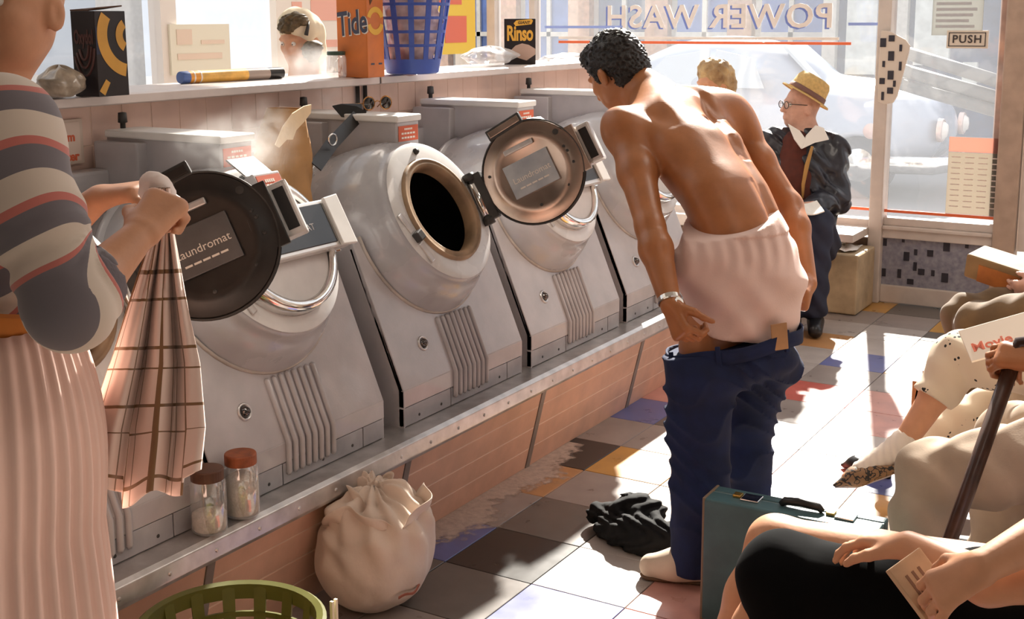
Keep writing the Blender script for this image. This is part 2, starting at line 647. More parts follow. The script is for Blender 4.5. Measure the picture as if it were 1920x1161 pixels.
# POWER WASH is painted to be read from the street: mirrored from in here
def mirror_text(s, xr, z, size, off, material, name, ys):
    M = Matrix.Translation((xr, ys, z)) @ Matrix.Rotation(PI / 2, 4, 'X') @ Matrix.Diagonal((-1, 1, 1, 1))
    return text(name, s, size, M @ Matrix.Translation((off, -abs(off) * 0.6, 0)), material, wi, 0.0015, 0.0035, 0, 1.06, 1.10, 'LEFT')


mirror_text('POWER WASH', -2.135, 1.60, 0.19, 0, m_letter, 'lettering', WY + 0.020)
mirror_text('POWER WASH', -2.135, 1.60, 0.19, 0.013, m_letblue, 'lettering_shadow', WY + 0.024)
for nm, M_, x0, x1, z in (('stripe', m_stripe, -3.9, -2.03, 1.452), ('stripe', m_letter, -3.9, -2.1, 1.478), ('stripe', m_stripe, -4.3, -1.87, 0.525),
                          ('stripe', m_paleblue, -4.0, -3.45, 1.545), ('stripe', m_paleblue, -2.05, -1.87, 1.56)):
    MB().box((x0, WY + 0.018, z - 0.008), (x1, WY + 0.022, z + 0.008)).build(nm, M_, wi)
# --- glass door on the right
dr = empty('door_1', (-1.5, WY, 0.0), 'glass shop door with speckled kick panel and push sign', None, None, 'structure')
MB().box((-1.87, WY - 0.05, 0), (-1.795, WY + 0.07, 5.06)).build('stile', m_frame, dr, False, 0.008)
MB().box((-1.205, WY - 0.05, 0.0), (-1.09, WY + 0.07, 5.06)).build('stile', m_jamb, dr, False, 0.01)
MB().box((-1.255, WY + 0.07, 0.55), (-1.185, WY + 0.12, 5.06)).build('outer_stile', mat('brick_pillar', (0.45, 0.27, 0.20), 0.7, var=0.25, scale=12), dr)
MB().box((-1.795, WY - 0.02, 0.005), (-1.205, WY + 0.04, 0.105)).build('bottom_rail', m_frame, dr, False, 0.006)
MB().box((-1.33, WY - 0.03, 0.02), (-1.205, WY - 0.02, 0.045)).build('draught_strip', mat('pale_strip', (0.8, 0.72, 0.62), 0.5), dr)
MB().box((-1.795, WY - 0.025, 0.375), (-1.205, WY + 0.05, 0.425)).box((-1.795, WY - 0.04, 0.425), (-1.205, WY + 0.05, 0.445)).box((-1.795, WY - 0.01, 0.445), (-1.205, WY + 0.05, 0.49)).build('sill_rail', m_frame, dr, False, 0.005)
kp = MB().box((-1.795, WY + 0.0, 0.105), (-1.205, WY + 0.02, 0.375)).build('kick_panel', mat('speckled_kick_panel', (0.33, 0.33, 0.38), 0.5, col2=(0.20, 0.20, 0.26), var=0.3, scale=38), dr)
mk = mat('dark_mosaic', (0.03, 0.028, 0.04), 0.5)
for (px, py, w, h) in ((728, 432, 26, 62), (885, 408, 20, 50), (1087, 385, 24, 62), (1256, 470, 46, 80), (1430, 455, 24, 55), (1640, 425, 30, 75), (912, 553, 40, 76), (991, 517, 22, 50),
                       (1115, 527, 42, 54), (1442, 572, 20, 30), (985, 640, 24, 74), (1038, 685, 46, 50), (718, 690, 28, 70), (850, 700, 26, 76), (1138, 697, 24, 50), (1240, 737, 46, 78), (944, 770, 46, 46)):
    c = OY(1500 + px / 4.571, 360 + py / 4.571, WY - 0.004)
    hw, hh = w / 4.571 * 7.05 / 2350 / 0.857 / 2, h / 4.571 * 7.05 / 2350 / 2
    MB().box((c.x - hw, WY - 0.004, c.z - hh), (c.x + hw, WY + 0.001, c.z + hh)).build('mosaic_chip', mk, kp)
MB().box((-1.795, WY + 0.017, 0.49), (-1.205, WY + 0.023, 5.06)).build('pane', m_glass, dr)
MB().box((-1.795, WY - 0.003, 0.518), (-1.205, WY + 0.002, 0.534)).build('stripe', m_stripe, dr)
# dotted push plate on the stile
pp = [OY(x, y, WY - 0.09) for (x, y) in ((1652, 57), (1667, 58), (1697, 74), (1706, 86), (1703, 101), (1682, 180), (1674, 193), (1658, 196), (1646, 190), (1647, 120))]
pl = MB().poly(pp, (0, 0.02, 0)).build('push_plate', mat('cream_plate', (0.66, 0.58, 0.50), 0.45), dr, False, 0.004)
for (x, y, w, h) in ((1656, 80, 9, 16), (1672, 72, 9, 11), (1689, 90, 4, 12), (1671, 105, 9, 17), (1657, 120, 4, 11), (1688, 124, 4, 16), (1670, 141, 9, 16), (1654, 152, 8, 11), (1677, 157, 4, 11), (1669, 170, 9, 11), (1655, 180, 4, 15)):
    c = OY(x, y, WY - 0.09)
    k = 6.98 / 2350
    MB().box((c.x - w * k / 1.7, WY - 0.094, c.z - h * k / 2), (c.x + w * k / 1.7, WY - 0.088, c.z + h * k / 2)).build('slot', mk, pl)
# PUSH sign and notices on the door glass
c = OY(1813, 74, WY - 0.01)
ps = tag(MB().box((c.x - 0.105, WY - 0.008, c.z - 0.047), (c.x + 0.105, WY + 0.014, c.z + 0.047)).build('push_sign', mat('sign_cream', (0.74, 0.66, 0.56), 0.5)), 'cream PUSH sign stuck on the glass door', 'sign')
ms = mat('sign_ink', (0.05, 0.04, 0.04), 0.6)
for (x0, x1, z0, z1) in ((-0.095, 0.095, -0.037, -0.033), (-0.095, 0.095, 0.033, 0.037), (-0.095, -0.091, -0.037, 0.037), (0.091, 0.095, -0.037, 0.037)):
    MB().box((c.x + x0, WY - 0.011, c.z + z0), (c.x + x1, WY - 0.007, c.z + z1)).build('border', ms, ps)
text('lettering', 'PUSH', 0.058, Matrix.Translation((c.x, WY - 0.011, c.z)) @ Matrix.Rotation(PI / 2, 4, 'X'), ms, ps, 0.001, 0.001, 0, 1, 1.15)
c = OY(1829, 332, WY - 0.01)
hw = 0.15
pn = tag(MB().box((c.x - hw, WY + 0.004, c.z - 0.21), (c.x + hw, WY + 0.008, c.z + 0.128)).build('price_notice', mix_mat('notice_paper', (0.30, 0.26, 0.215), 0.12, 0.5, 'translucent', 0.02)), 'pale printed notice with pink heading low on the glass door', 'notice')
MB().box((c.x - hw, WY + 0.004, c.z + 0.13), (c.x + hw, WY + 0.008, c.z + 0.21)).build('heading', mix_mat('notice_pink', (0.46, 0.25, 0.20), 0.1, 0.5, 'translucent', 0.02), pn)
for k in range(10):
    for q in range(4):
        MB().box((c.x - hw + 0.02 + q * 0.07, WY - 0.006, c.z + 0.10 - k * 0.03), (c.x - hw + 0.065 + q * 0.07, WY + 0.004, c.z + 0.105 - k * 0.03)).build('print_line', mat('notice_ink', (0.72, 0.60, 0.54), 0.7), pn)
c = OY(1795, 20, WY - 0.01)
pn = tag(MB().box((c.x - 0.13, WY - 0.002, c.z - 0.13), (c.x + 0.13, WY + 0.012, c.z + 0.2)).build('door_poster', mix_mat('poster_white', (0.26, 0.255, 0.24), 0.15, 0.5, 'translucent', 0.02)), 'white poster of small print above the push sign', 'poster')
for k in range(9):
    MB().box((c.x - 0.11, WY - 0.004, c.z + 0.15 - k * 0.03), (c.x + 0.10 - (k * 37 % 5) * 0.01, WY - 0.001, c.z + 0.165 - k * 0.03)).build('print_line', mat('poster_grey', (0.5, 0.52, 0.55), 0.7), pn)
fw3 = empty('window_6', (0.2, WY, 0.36), 'shop window to the right of the door', None, None, 'structure')
MB().box((-1.0, WY - 0.01, 0.36), (1.5, WY + 0.07, 0.44)).box((-1.0, WY - 0.01, 5.0), (1.5, WY + 0.07, 5.06)).box((-1.08, WY - 0.02, 0.36), (-1.0, WY + 0.07, 5.06)).build('frame', m_frame, fw3)
MB().box((-1.0, WY + 0.027, 0.44), (1.5, WY + 0.033, 5.0)).build('pane', m_glass, fw3)

# --- plinth with sloping tiled kick wall, aluminium nosing
PY0, PY1 = 0.6, 5.98
pl = MB().add([(-2.185, PY0, 0), (-2.112, PY0, 0.30), (-2.112, PY1, 0.30), (-2.185, PY1, 0), (-2.95, PY0, 0), (-2.95, PY0, 0.368), (-2.95, PY1, 0.368), (-2.95, PY1, 0), (-2.112, PY0, 0.368), (-2.112, PY1, 0.368)],
              [(0, 3, 2, 1), (1, 2, 9, 8), (8, 9, 6, 5), (5, 6, 7, 4), (4, 7, 3, 0), (0, 1, 8, 5, 4), (3, 7, 6, 9, 2)]).build('wall_plinth', m_grout)
tag(pl, 'tiled plinth under the washing machines', None, None, 'structure')
strips = [0.6, 1.25, 2.08, 2.905, 3.73, 4.555, 5.38, 5.98]
sl = Vector((0.073, 0, 0.30))
nrm = Vector((0.30, 0, -0.073)).normalized()
for a, b in zip(strips, strips[1:]):
    for k in range(4):
        t0, t1 = k * 0.27 + 0.005, min(1.0, (k + 1) * 0.27) - 0.005
        p0, p1 = Vector((-2.185, 0, 0)) + sl * t0, Vector((-2.185, 0, 0)) + sl * t1
        q = [Vector((p0.x, a + 0.016, p0.z)), Vector((p0.x, b - 0.016, p0.z)), Vector((p1.x, b - 0.016, p1.z)), Vector((p1.x, a + 0.016, p1.z))]
        MB().poly([v - nrm * 0.001 for v in q], nrm * 0.0025).build('tile', m_pinktile, pl, False, 0.0012, 1)
    p0, p1 = Vector((-2.185, a, 0)), Vector((-2.185, a, 0)) + sl
    MB().poly([p0 + Vector((0, -0.014, 0)), p0 + Vector((0, 0.014, 0)), p1 + Vector((0, 0.014, 0)), p1 + Vector((0, -0.014, 0))], nrm * 0.004).build('joint_strip', m_strip, pl)
prof = [(-2.30, 0.372), (-2.30, 0.385), (-2.075, 0.385), (-2.06, 0.377), (-2.058, 0.335), (-2.066, 0.322), (-2.112, 0.318), (-2.112, 0.372)]
nz = tag(MB().poly([(x, PY0, z) for x, z in prof], (0, PY1 - PY0, 0)).build('trim_2', m_alu, None, False, 0.003), 'riveted aluminium nosing along the plinth', None, None, 'structure')
for k in range(36):
    y = PY0 + 0.1 + k * 0.15
    MB().lathe([(0.0, 0.004), (0.004, 0.003), (0.006, 0)], frame((-2.059, y, 0.353), (0, 1, 0), (0, 0, 1)), 8).build('rivet', m_alu, nz)
mb = MB()
pr_ = random.Random(11)
n_ = 90
vs_ = []
for k in range(n_ + 1):
    y = 2.6 + 1.45 * k / n_
    e_ = math.sin(PI * k / n_) ** 0.5
    vs_ += [(-2.19, y, 0.0012), (-2.10 + e_ * (0.09 + 0.05 * math.sin(k * 0.21) + 0.02 * math.sin(k * 0.47 + 1) + pr_.uniform(-0.006, 0.006)), y, 0.0012)]
mb.add(vs_, [(2 * i_, 2 * i_ + 1, 2 * i_ + 3, 2 * i_ + 2) for i_ in range(n_)])
sp_ = mb.build('spilt_powder', mat('spilt_powder', (0.58, 0.46, 0.39), 0.95, var=0.15, scale=40, bump=0.3, bscale=90))
ea = sp_.data.attributes.new('edge', 'FLOAT', 'POINT')
ea.data.foreach_set('value', [1.0 if v.co.x < -2.18 else 0.0 for v in sp_.data.vertices])
nt = sp_.data.materials[0].node_tree
o_ = nt.nodes['Material Output']
bs_ = nt.nodes['Principled BSDF']
a_ = nt.nodes.new('ShaderNodeAttribute')
a_.attribute_name = 'edge'
n_ = nt.nodes.new('ShaderNodeTexNoise')
n_.inputs['Scale'].default_value = 26
n_.inputs['Detail'].default_value = 7
g_ = nt.nodes.new('ShaderNodeNewGeometry')
nt.links.new(g_.outputs['Position'], n_.inputs['Vector'])
ad = nt.nodes.new('ShaderNodeMath')
ad.operation = 'ADD'
nt.links.new(a_.outputs['Fac'], ad.inputs[0])
nt.links.new(n_.outputs['Fac'], ad.inputs[1])
mr = nt.nodes.new('ShaderNodeMapRange')
mr.inputs['From Min'].default_value = 0.66
mr.inputs['From Max'].default_value = 0.95
mr.inputs['To Max'].default_value = 0.85
nt.links.new(ad.outputs[0], mr.inputs['Value'])
tr_ = nt.nodes.new('ShaderNodeBsdfTransparent')
mx_ = nt.nodes.new('ShaderNodeMixShader')
nt.links.new(mr.outputs['Result'], mx_.inputs[0])
nt.links.new(tr_.outputs[0], mx_.inputs[1])
nt.links.new(bs_.outputs[0], mx_.inputs[2])
nt.links.new(mx_.outputs[0], o_.inputs['Surface'])
tag(sp_, 'spilt washing powder along the foot of the plinth', 'powder', None, 'stuff')
# --- bulkhead behind the machines with the ledge
bk = MB().box((-3.02, 0.4, 0.0), (-2.90, 6.0, 1.36)).build('wall_bulkhead', m_grout)
tag(bk, 'low tiled partition wall behind the machines', None, None, 'structure')
bt = MB().box((-2.901, 0.001, 0.001), (-2.8975, 0.114, 0.114)).mesh('tile', 0.0015, 1)
bt.materials.append(m_bulktile)
for j in range(34):
    for k in range(4):
        t = bpy.data.objects.new('tile', bt)
        COL.objects.link(t)
        t.parent = bk
        t.location = (0, 1.9 + j * 0.115 + (0.0 if k % 2 else 0.0), 1.245 - k * 0.115)
for nm, y0, y1, lb in (('ledge', 0.4, 3.745, 'near length of pale ledge running behind the machines'), ('ledge', 3.757, 6.0, 'far length of pale ledge past the dark joint')):
    L = MB().poly([(x, y0, z) for x, z in ((-3.14, 1.362), (-2.83, 1.362), (-2.815, 1.366), (-2.815, 1.390), (-2.83, 1.394), (-3.14, 1.394))], (0, y1 - y0, 0)).build(nm, m_ledge, None, False, 0.002)
    tag(L, lb, 'ledge')
MB().box((-3.12, 3.744, 1.366), (-2.82, 3.758, 1.388)).build('trim_4', m_dark)['kind'] = 'structure'
bpy.data.objects['trim_4']['label'] = 'dark joint between the ledge lengths'
for y in (3.70, 3.745):
    o = MB().tube([(-2.885, y, 0.9), (-2.885, y, 1.362)], 0.008, 8).build('pipe', m_dark, None, True)
    tag(o, 'thin dark pipe under the ledge joint, ' + ('left one' if y < 3.72 else 'right one') + ' of the pair', 'pipe', 'pipes behind the machines')

# ================================================================== WASHING MACHINES
X0, Z0 = -2.145, 0.385
TAU = math.radians(29)
AX = Vector((math.cos(TAU), 0, math.sin(TAU)))
UP = Vector((-math.sin(TAU), 0, math.cos(TAU)))
WM = 0.70
m_skirt = mat('skirt_enamel', (0.34, 0.335, 0.35), 0.4, var=0.2, scale=9)
m_plate = mat('dark_name_plate', (0.02, 0.018, 0.018), 0.18, spec=0.6)
m_bar = mat('bar_metal', (0.72, 0.70, 0.68), 0.3, metal=0.5, var=0.08)
m_glasslabel = mat('door_label_plate', (0.52, 0.55, 0.57), 0.2, col2=(0.35, 0.38, 0.42), var=0.2, scale=16)


def sticker(M, w, h, parent, lines=3):
    s = MB().box((-w / 2, -h / 2, 0), (w / 2, h / 2, 0.0015), M).build('warning_sticker', m_red, parent)
    for k in range(lines):
        ww = w * (0.42 if k == 0 else 0.72)
        zc = h * (0.28 - 0.28 * k * 2 / max(1, lines - 1) * 1.0)
        n = 5
        for q in range(n):
            x0 = -ww / 2 + ww * q / n
            MB().box((x0, zc - h * 0.06, 0.001), (x0 + ww / n * 0.75, zc + h * 0.06, 0.0022), M).build('print', m_print, s)
    return s


def machine(yl, label, door, ang=110, sticker_on=True, m_copper=m_copper, m_glasslabel=None):
    m_glasslabel = m_glasslabel or MATS['door_label_plate']
    c = Vector((X0 - 0.098, yl + 0.352, Z0 + 0.612))
    T = empty('washing_machine', (X0 - 0.3, yl + WM / 2, Z0), label, 'washing machine', 'row of front-loading washing machines')
    pan = Vector((-0.185, 0, 0.45))
    pl_ = pan.length
    pd = pan / pl_
    pn_ = Vector((0.45, 0, 0.185)) / pl_
    base = Vector((X0, yl, Z0 + 0.115))

    def PP(v, s, h=0.0):
        return base + Vector((0, v, 0)) + pd * s + pn_ * h
    # slanted front panel with the round cut-out
    rc, cs = 0.314, 0.498
    e0 = math.sqrt(rc * rc - (cs - pl_) ** 2)
    out = [(0, 0), (WM, 0), (WM, pl_ - 0.03), (WM - 0.012, pl_)]
    a0 = math.atan2(pl_ - cs, e0)
    for i in range(25):
        a = a0 - (PI + 2 * a0) * i / 24
        out.append((0.352 + rc * math.cos(a), cs + rc * math.sin(a)))
    out += [(0.012, pl_), (0, pl_ - 0.03)]
    fp = MB().poly([PP(v, s) for v, s in out], -pn_ * 0.02).build('front_panel', m_grey, T, False, 0.0035)
    MB().tube([PP(v, s, 0.001) for v, s in out[4:29]], 0.006, 6).build('cutout_rim', mat('cutout_edge', (0.42, 0.37, 0.33), 0.45, var=0.2), fp, True)
    # fluted ribs run down the panel and round onto the skirt
    for k in range(8):
        v = 0.275 + k * 0.0265
        MB().tube([PP(v, 0.175 - abs(k - 3.5) * 0.001 + 0.004 * k * 0, 0.0), PP(v, 0.17, 0.003), PP(v, 0.012, 0.003), PP(v, 0, 0.002) + Vector((0.003, 0, -0.004)), Vector((X0 + 0.004, yl + v, Z0 + 0.035)), Vector((X0, yl + v, Z0 + 0.03))], 0.0085, 6).build('flute', m_grey, fp, True)
    kn = MB().lathe([(0.0, 0.018), (0.009, 0.015), (0.015, 0.006), (0.016, 0)], frame(PP(0.165, 0.115), (0, 1, 0), pd), 16).build('bolt_cap', mat('black_chrome', (0.12, 0.11, 0.11), 0.12, metal=0.9), fp, True)
    MB().lathe([(0.016, 0.0), (0.020, 0.006), (0.0235, 0.004), (0.0245, 0)], frame(PP(0.165, 0.115), (0, 1, 0), pd), 16).build('bolt_ring', m_alu, fp, True)
    # skirt
    sk = MB().box((X0 - 0.02, yl, Z0 + 0.062), (X0, yl + WM, Z0 + 0.116)).build('skirt', m_grey, T, False, 0.002)
    for (v0, v1) in ((0.0, 0.255), (0.257, 0.60), (0.602, WM)):
        MB().box((X0 - 0.02, yl + v0, Z0 + 0.002), (X0 - 0.001, yl + v1 - 0.002, Z0 + 0.06)).build('kick_strip', m_skirt, sk, False, 0.002)
    for v in (0.08, 0.20, 0.42, 0.55):
        MB().lathe([(0.0, 0.002), (0.004, 0.0015), (0.005, 0)], frame((X0 - 0.001, yl + v, Z0 + 0.022), (0, 1, 0), (0, 0, 1)), 8).build('screw', m_dark, sk)
    # side panels, rear case
    sp = [(0, 0), (0, 0.115), (-0.185, 0.565), (-0.205, 0.578), (-0.68, 0.578), (-0.68, 0)]
    for v in (0.0, WM - 0.008):
        MB().poly([(X0 - 0.002 + u, yl + v, Z0 + w) for u, w in sp], (0, 0.008, 0)).build('side_panel', m_grey, T)
    MB().box((X0 - 0.73, yl + 0.06, Z0), (X0 - 0.66, yl + WM - 0.06, Z0 + 0.80)).build('rear_case', m_grey, T, False, 0.01)
    # drum housing
    D = frame(c, (0, 1, 0), UP)
    prof = [(0.10, -0.40), (0.235, -0.36), (0.235, -0.06), (0.155, -0.02), (0.152, 0.0), (0.165, 0.006), (0.222, 0.006), (0.237, 0.0), (0.246, -0.012), (0.247, -0.03), (0.262, -0.042),
            (0.281, -0.075), (0.298, -0.12), (0.312, -0.17), (0.323, -0.23), (0.328, -0.29)]
    dh = MB().lathe(prof[5:], D, 64).build('drum_housing', m_drum, T)
    auto_smooth(dh, 50)
    MB().lathe([(0.328, -0.286), (0.340, -0.292), (0.343, -0.305), (0.340, -0.318), (0.330, -0.322)], D, 64).build('seam_ring', m_drum, dh, True)
    MB().lathe([(0.330, -0.32), (0.332, -0.40), (0.328, -0.52)], D, 64).build('rear_shell', m_grey, T, True)
    MB().lathe([(0.16, 0.0062), (0.222, 0.0072), (0.238, 0.001)], D, 64).build('face_ring', m_face, dh, True)
    MB().lathe([(0.0, -0.34), (0.225, -0.34), (0.235, -0.30), (0.235, -0.06), (0.16, -0.02), (0.150, 0.0)], D, 48).build('drum_interior', m_black, dh)
    gk = MB().lathe([(0.147, -0.03), (0.146, 0.0), (0.150, 0.014), (0.158, 0.019), (0.166, 0.014), (0.168, 0.018), (0.176, 0.017), (0.180, 0.006)], D, 48).build('door_gasket', m_gasket, dh, True)
    MB().lathe([(0, 0.012), (0.008, 0.011), (0.011, 0.004), (0.011, 0)], D @ Matrix.Translation((0, 0.205, 0.007)), 12).build('bolt', m_dark, dh, True)
    for dz in (-0.055, 0.055):
        MB().box((-0.011, -0.035, 0.006), (0.011, 0.035, 0.012), D @ Matrix.Rotation(0.35, 4, 'Z') @ Matrix.Translation((-0.205, dz, 0))).build('latch_plate', m_alu, dh, False, 0.003)
    MB().box((-0.016, -0.016, 0.006), (0.016, 0.016, 0.03), D @ Matrix.Rotation(0.35, 4, 'Z') @ Matrix.Translation((-0.2, 0, 0))).build('latch', m_dark, dh, False, 0.004)
    # control box on top, with lid
    cb = MB().box((X0 - 0.70, yl + 0.345, Z0 + 0.72), (X0 - 0.258, yl + 0.468, Z0 + 0.888)).build('control_box', m_grey, T, False, 0.006)
    MB().box((X0 - 0.715, yl + 0.31, Z0 + 0.60), (X0 - 0.54, yl + 0.49, Z0 + 0.878)).build('rear_housing', m_grey, T, False, 0.006)
    MB().box((X0 - 0.70, yl + 0.338, Z0 + 0.886), (X0 - 0.25, yl + 0.475, Z0 + 0.908)).build('lid', m_white, cb, False, 0.007, 3)
    if sticker_on:
        sticker(frame((X0 - 0.2575, yl + 0.407, Z0 + 0.848), (0, 1, 0), (0, 0, 1)), 0.108, 0.05, cb)
    for q in (0.30, 0.44):
        MB().box((X0 - 0.335 - q, yl + 0.335, Z0 + 0.84), (X0 - 0.327 - q, yl + 0.346, Z0 + 0.85)).build('screw', m_dark, cb)
    for (u, v) in ((-0.69, 0.40), (-0.60, 0.56)):
        MB().lathe([(0.0, 0.05), (0.012, 0.048), (0.014, 0.02), (0.008, 0.018), (0.008, 0)], Matrix.Translation((X0 + u, yl + v, Z0 + (0.905 if v < 0.47 else 0.84))), 10).build('valve_knob', m_dark, T, True)
    # door
    if door == 'open':
        hin = c + Vector((0, 0.205, 0)) + AX * 0.022
        a = math.radians(ang - 90)
        dd = (AX * math.cos(a) + Vector((0, 1, 0)) * math.sin(a))
        nin = (AX * math.sin(a) - Vector((0, 1, 0)) * math.cos(a))   # inner face normal
        dc = hin + dd * 0.205
        DM = frame(dc, dd, UP)                     # x away from the hinge, y up, z = outer or inner
        if DM.to_3x3().col[2].dot(nin) < 0:
            flip = -1
        else:
            flip = 1
        r = 0.172
        dz = lambda z: z * flip
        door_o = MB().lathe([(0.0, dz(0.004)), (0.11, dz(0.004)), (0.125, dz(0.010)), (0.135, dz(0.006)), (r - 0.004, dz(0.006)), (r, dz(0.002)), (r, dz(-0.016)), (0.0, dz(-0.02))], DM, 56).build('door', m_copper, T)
        auto_smooth(door_o, 45)
        MB().lathe([(r + 0.0035, dz(0.0)), (r + 0.004, dz(0.005)), (r - 0.001, dz(0.0065)), (r - 0.001, dz(-0.014)), (r + 0.0035, dz(-0.014))], DM, 56).build('door_rim', m_dark, door_o, True)
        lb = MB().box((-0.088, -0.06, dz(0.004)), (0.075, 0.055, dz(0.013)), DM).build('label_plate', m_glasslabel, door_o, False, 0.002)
        lt = DM @ Matrix.Translation((-0.004, -0.004, dz(0.0135))) if flip > 0 else DM @ Matrix.Translation((-0.004, -0.004, dz(0.0135))) @ Matrix.Diagonal((-1, 1, -1, 1))
        text('lettering', 'Laundromat', 0.028, lt, m_print, lb, 0.0004)
        for k_ in range(5):
            MB().box((-0.055 + k_ * 0.022, -0.032, 0), (-0.037 + k_ * 0.022, -0.027, 0.0004), lt).build('print', m_print, lb)
        MB().box((-0.062, 0.085, dz(0.006)), (0.045, 0.103, dz(0.018)), DM).build('latch_bar', m_alu, door_o, False, 0.004)
        MB().lathe([(0, dz(0.008)), (0.010, dz(0.0075)), (0.011, 0)], DM @ Matrix.Translation((0.125, 0.085, 0)), 12).build('catch_hole', m_dark, door_o)
        for (x, y) in ((0.13, 0.03), (0.135, 0.012), (0.138, -0.03), (-0.14, 0.05), (0.09, -0.09), (-0.02, -0.11)):
            MB().lathe([(0, dz(0.010)), (0.005, dz(0.009)), (0.006, 0)], DM @ Matrix.Translation((x, y, 0)), 8).build('screw', m_dark, door_o)
        MB().box((-0.075, r - 0.012, dz(-0.014)), (0.055, r + 0.026, dz(0.010)), DM @ Matrix.Rotation(0.08, 4, 'Z')).build('top_tab', m_dark, door_o, False, 0.004)
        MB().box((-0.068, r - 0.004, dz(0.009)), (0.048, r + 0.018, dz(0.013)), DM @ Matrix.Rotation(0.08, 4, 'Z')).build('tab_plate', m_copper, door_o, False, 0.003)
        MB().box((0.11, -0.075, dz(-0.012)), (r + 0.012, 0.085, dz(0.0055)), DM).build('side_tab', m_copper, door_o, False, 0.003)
        # handle bar across the outside of the door, seen past its edge
        MB().box((-0.21, -0.06, dz(-0.075)), (r + 0.058, 0.075, dz(-0.022)), DM).build('handle_bar', m_bar, door_o, False, 0.006)
        MB().box((r + 0.018, -0.045, dz(-0.03)), (r + 0.046, 0.06, dz(-0.0195)), DM).build('handle_recess', m_plate, door_o)
        MB().box((-0.215, -0.08, dz(-0.025)), (-0.165, 0.085, dz(0.012)), DM).build('hinge_plate', m_dark, door_o, False, 0.004)
        MB().tube([DM @ Vector((-0.205, -0.085, dz(0.004))), DM @ Vector((-0.205, 0.085, dz(0.004)))], 0.014, 12).build('hinge', m_chrome, door_o, True)
        for sgn in (-0.08, 0.08):
            MB().lathe([(0, 0.012), (0.02, 0.012), (0.02, -0.012), (0, -0.012)], frame(DM @ Vector((-0.205, sgn, dz(0.004))), dd, dd.cross(UP)), 12).build('hinge_knuckle', m_dark, door_o, True)
    else:
        DC = D @ Matrix.Translation((0, 0, 0.012))
        door_o = MB().lathe([(0, 0.035), (0.10, 0.033), (0.165, 0.028)], DC, 56).build('door', mat('door_enamel', (0.60, 0.56, 0.54), 0.35, var=0.06), T, True)
        rim = MB().lathe([(0.164, 0.022), (0.168, 0.040), (0.180, 0.044), (0.192, 0.038), (0.197, 0.0), (0.19, -0.01)], DC, 56).build('door_rim', m_chrome, door_o, True)
        hb = MB().box((-0.215, -0.055, 0.036), (0.225, 0.085, 0.075), DC).build('handle_bar', m_bar, door_o, False, 0.005)
        MB().box((-0.20, -0.042, 0.074), (0.160, 0.074, 0.078), DC).build('name_plate', m_plate, hb, False, 0.002)
        text('lettering', 'LAUNDROMAT', 0.027, DC @ Matrix.Translation((0.0, 0.012, 0.0785)), mat('plate_print', (0.55, 0.53, 0.52), 0.5), hb, 0.0004)
        MB().poly([DC @ Vector(p) for p in ((0.165, -0.055, 0.076), (0.225, -0.06, 0.076), (0.225, 0.09, 0.076), (0.165, 0.085, 0.076))], AX * 0.012).build('end_cap', m_white, hb, False, 0.003)
        cbx = MB().box((-0.06, 0.088, 0.02), (0.045, 0.185, 0.085), DC).build('coin_box', m_grey, door_o, False, 0.005)
        sticker(DC @ Matrix.Translation((-0.005, 0.138, 0.085)), 0.09, 0.075, cbx, 4)
        MB().poly([DC @ Vector(p) for p in ((-0.06, 0.186, 0.06), (0.045, 0.186, 0.06), (0.045, 0.255, 0.02), (-0.06, 0.255, 0.02))], AX * 0.006).build('coin_flap', m_chrome, door_o, False, 0.002)
        MB().box((0.165, -0.06, 0.0), (0.21, 0.06, 0.035), DC).build('hinge', m_chrome, door_o, False, 0.004)
    return T


MYL = [1.40, 2.135, 2.935, 3.70, 4.47, 5.24]
machine(MYL[0], 'washing machine with open door coloured as in shade behind the hanging checked towel', 'open', 128, False, mat('door_in_shade', (0.022, 0.018, 0.016), 0.32, var=0.3), mat('door_label_in_shade', (0.10, 0.095, 0.095), 0.3, var=0.2))  # door and plate darkened, the woman's shade put into their colour
machine(MYL[1], 'washing machine with closed door and paper bag wedged beside it', 'closed')
machine(MYL[2], 'grey washing machine with its door swung open and sunglasses on top', 'open', 108)
machine(MYL[3], 'washing machine half hidden by the open door of its neighbour', 'closed')
machine(MYL[4], 'washing machine the bare-backed man is leaning towards', 'closed')

# ================================================================== THE STREET OUTSIDE
g = tag(MB().box((-30, WY + 0.08, -0.3), (20, 40, -0.12)).build('ground', mat('pale_asphalt', (0.20, 0.20, 0.21), 0.9, var=0.08, scale=2)), 'sunlit pale street outside', None, None, 'structure')
tag(MB().box((-30, WY + 0.08, -0.2), (20, 9.4, -0.02)).box((-7.0, -6, -0.2), (LX - 0.1, WY + 0.08, -0.02)).build('pavement', mat('pavement_concrete', (0.30, 0.285, 0.27), 0.9, var=0.08, scale=3)), 'sunlit pavement in front of the shop', None, None, 'structure')
tag(MB().box((-30, -10, -0.3), (-7.0, WY + 0.08, -0.12)).build('side_street', mat('pale_asphalt', (0.5, 0.5, 0.5))), 'pale side street beyond the side windows', None, None, 'structure')
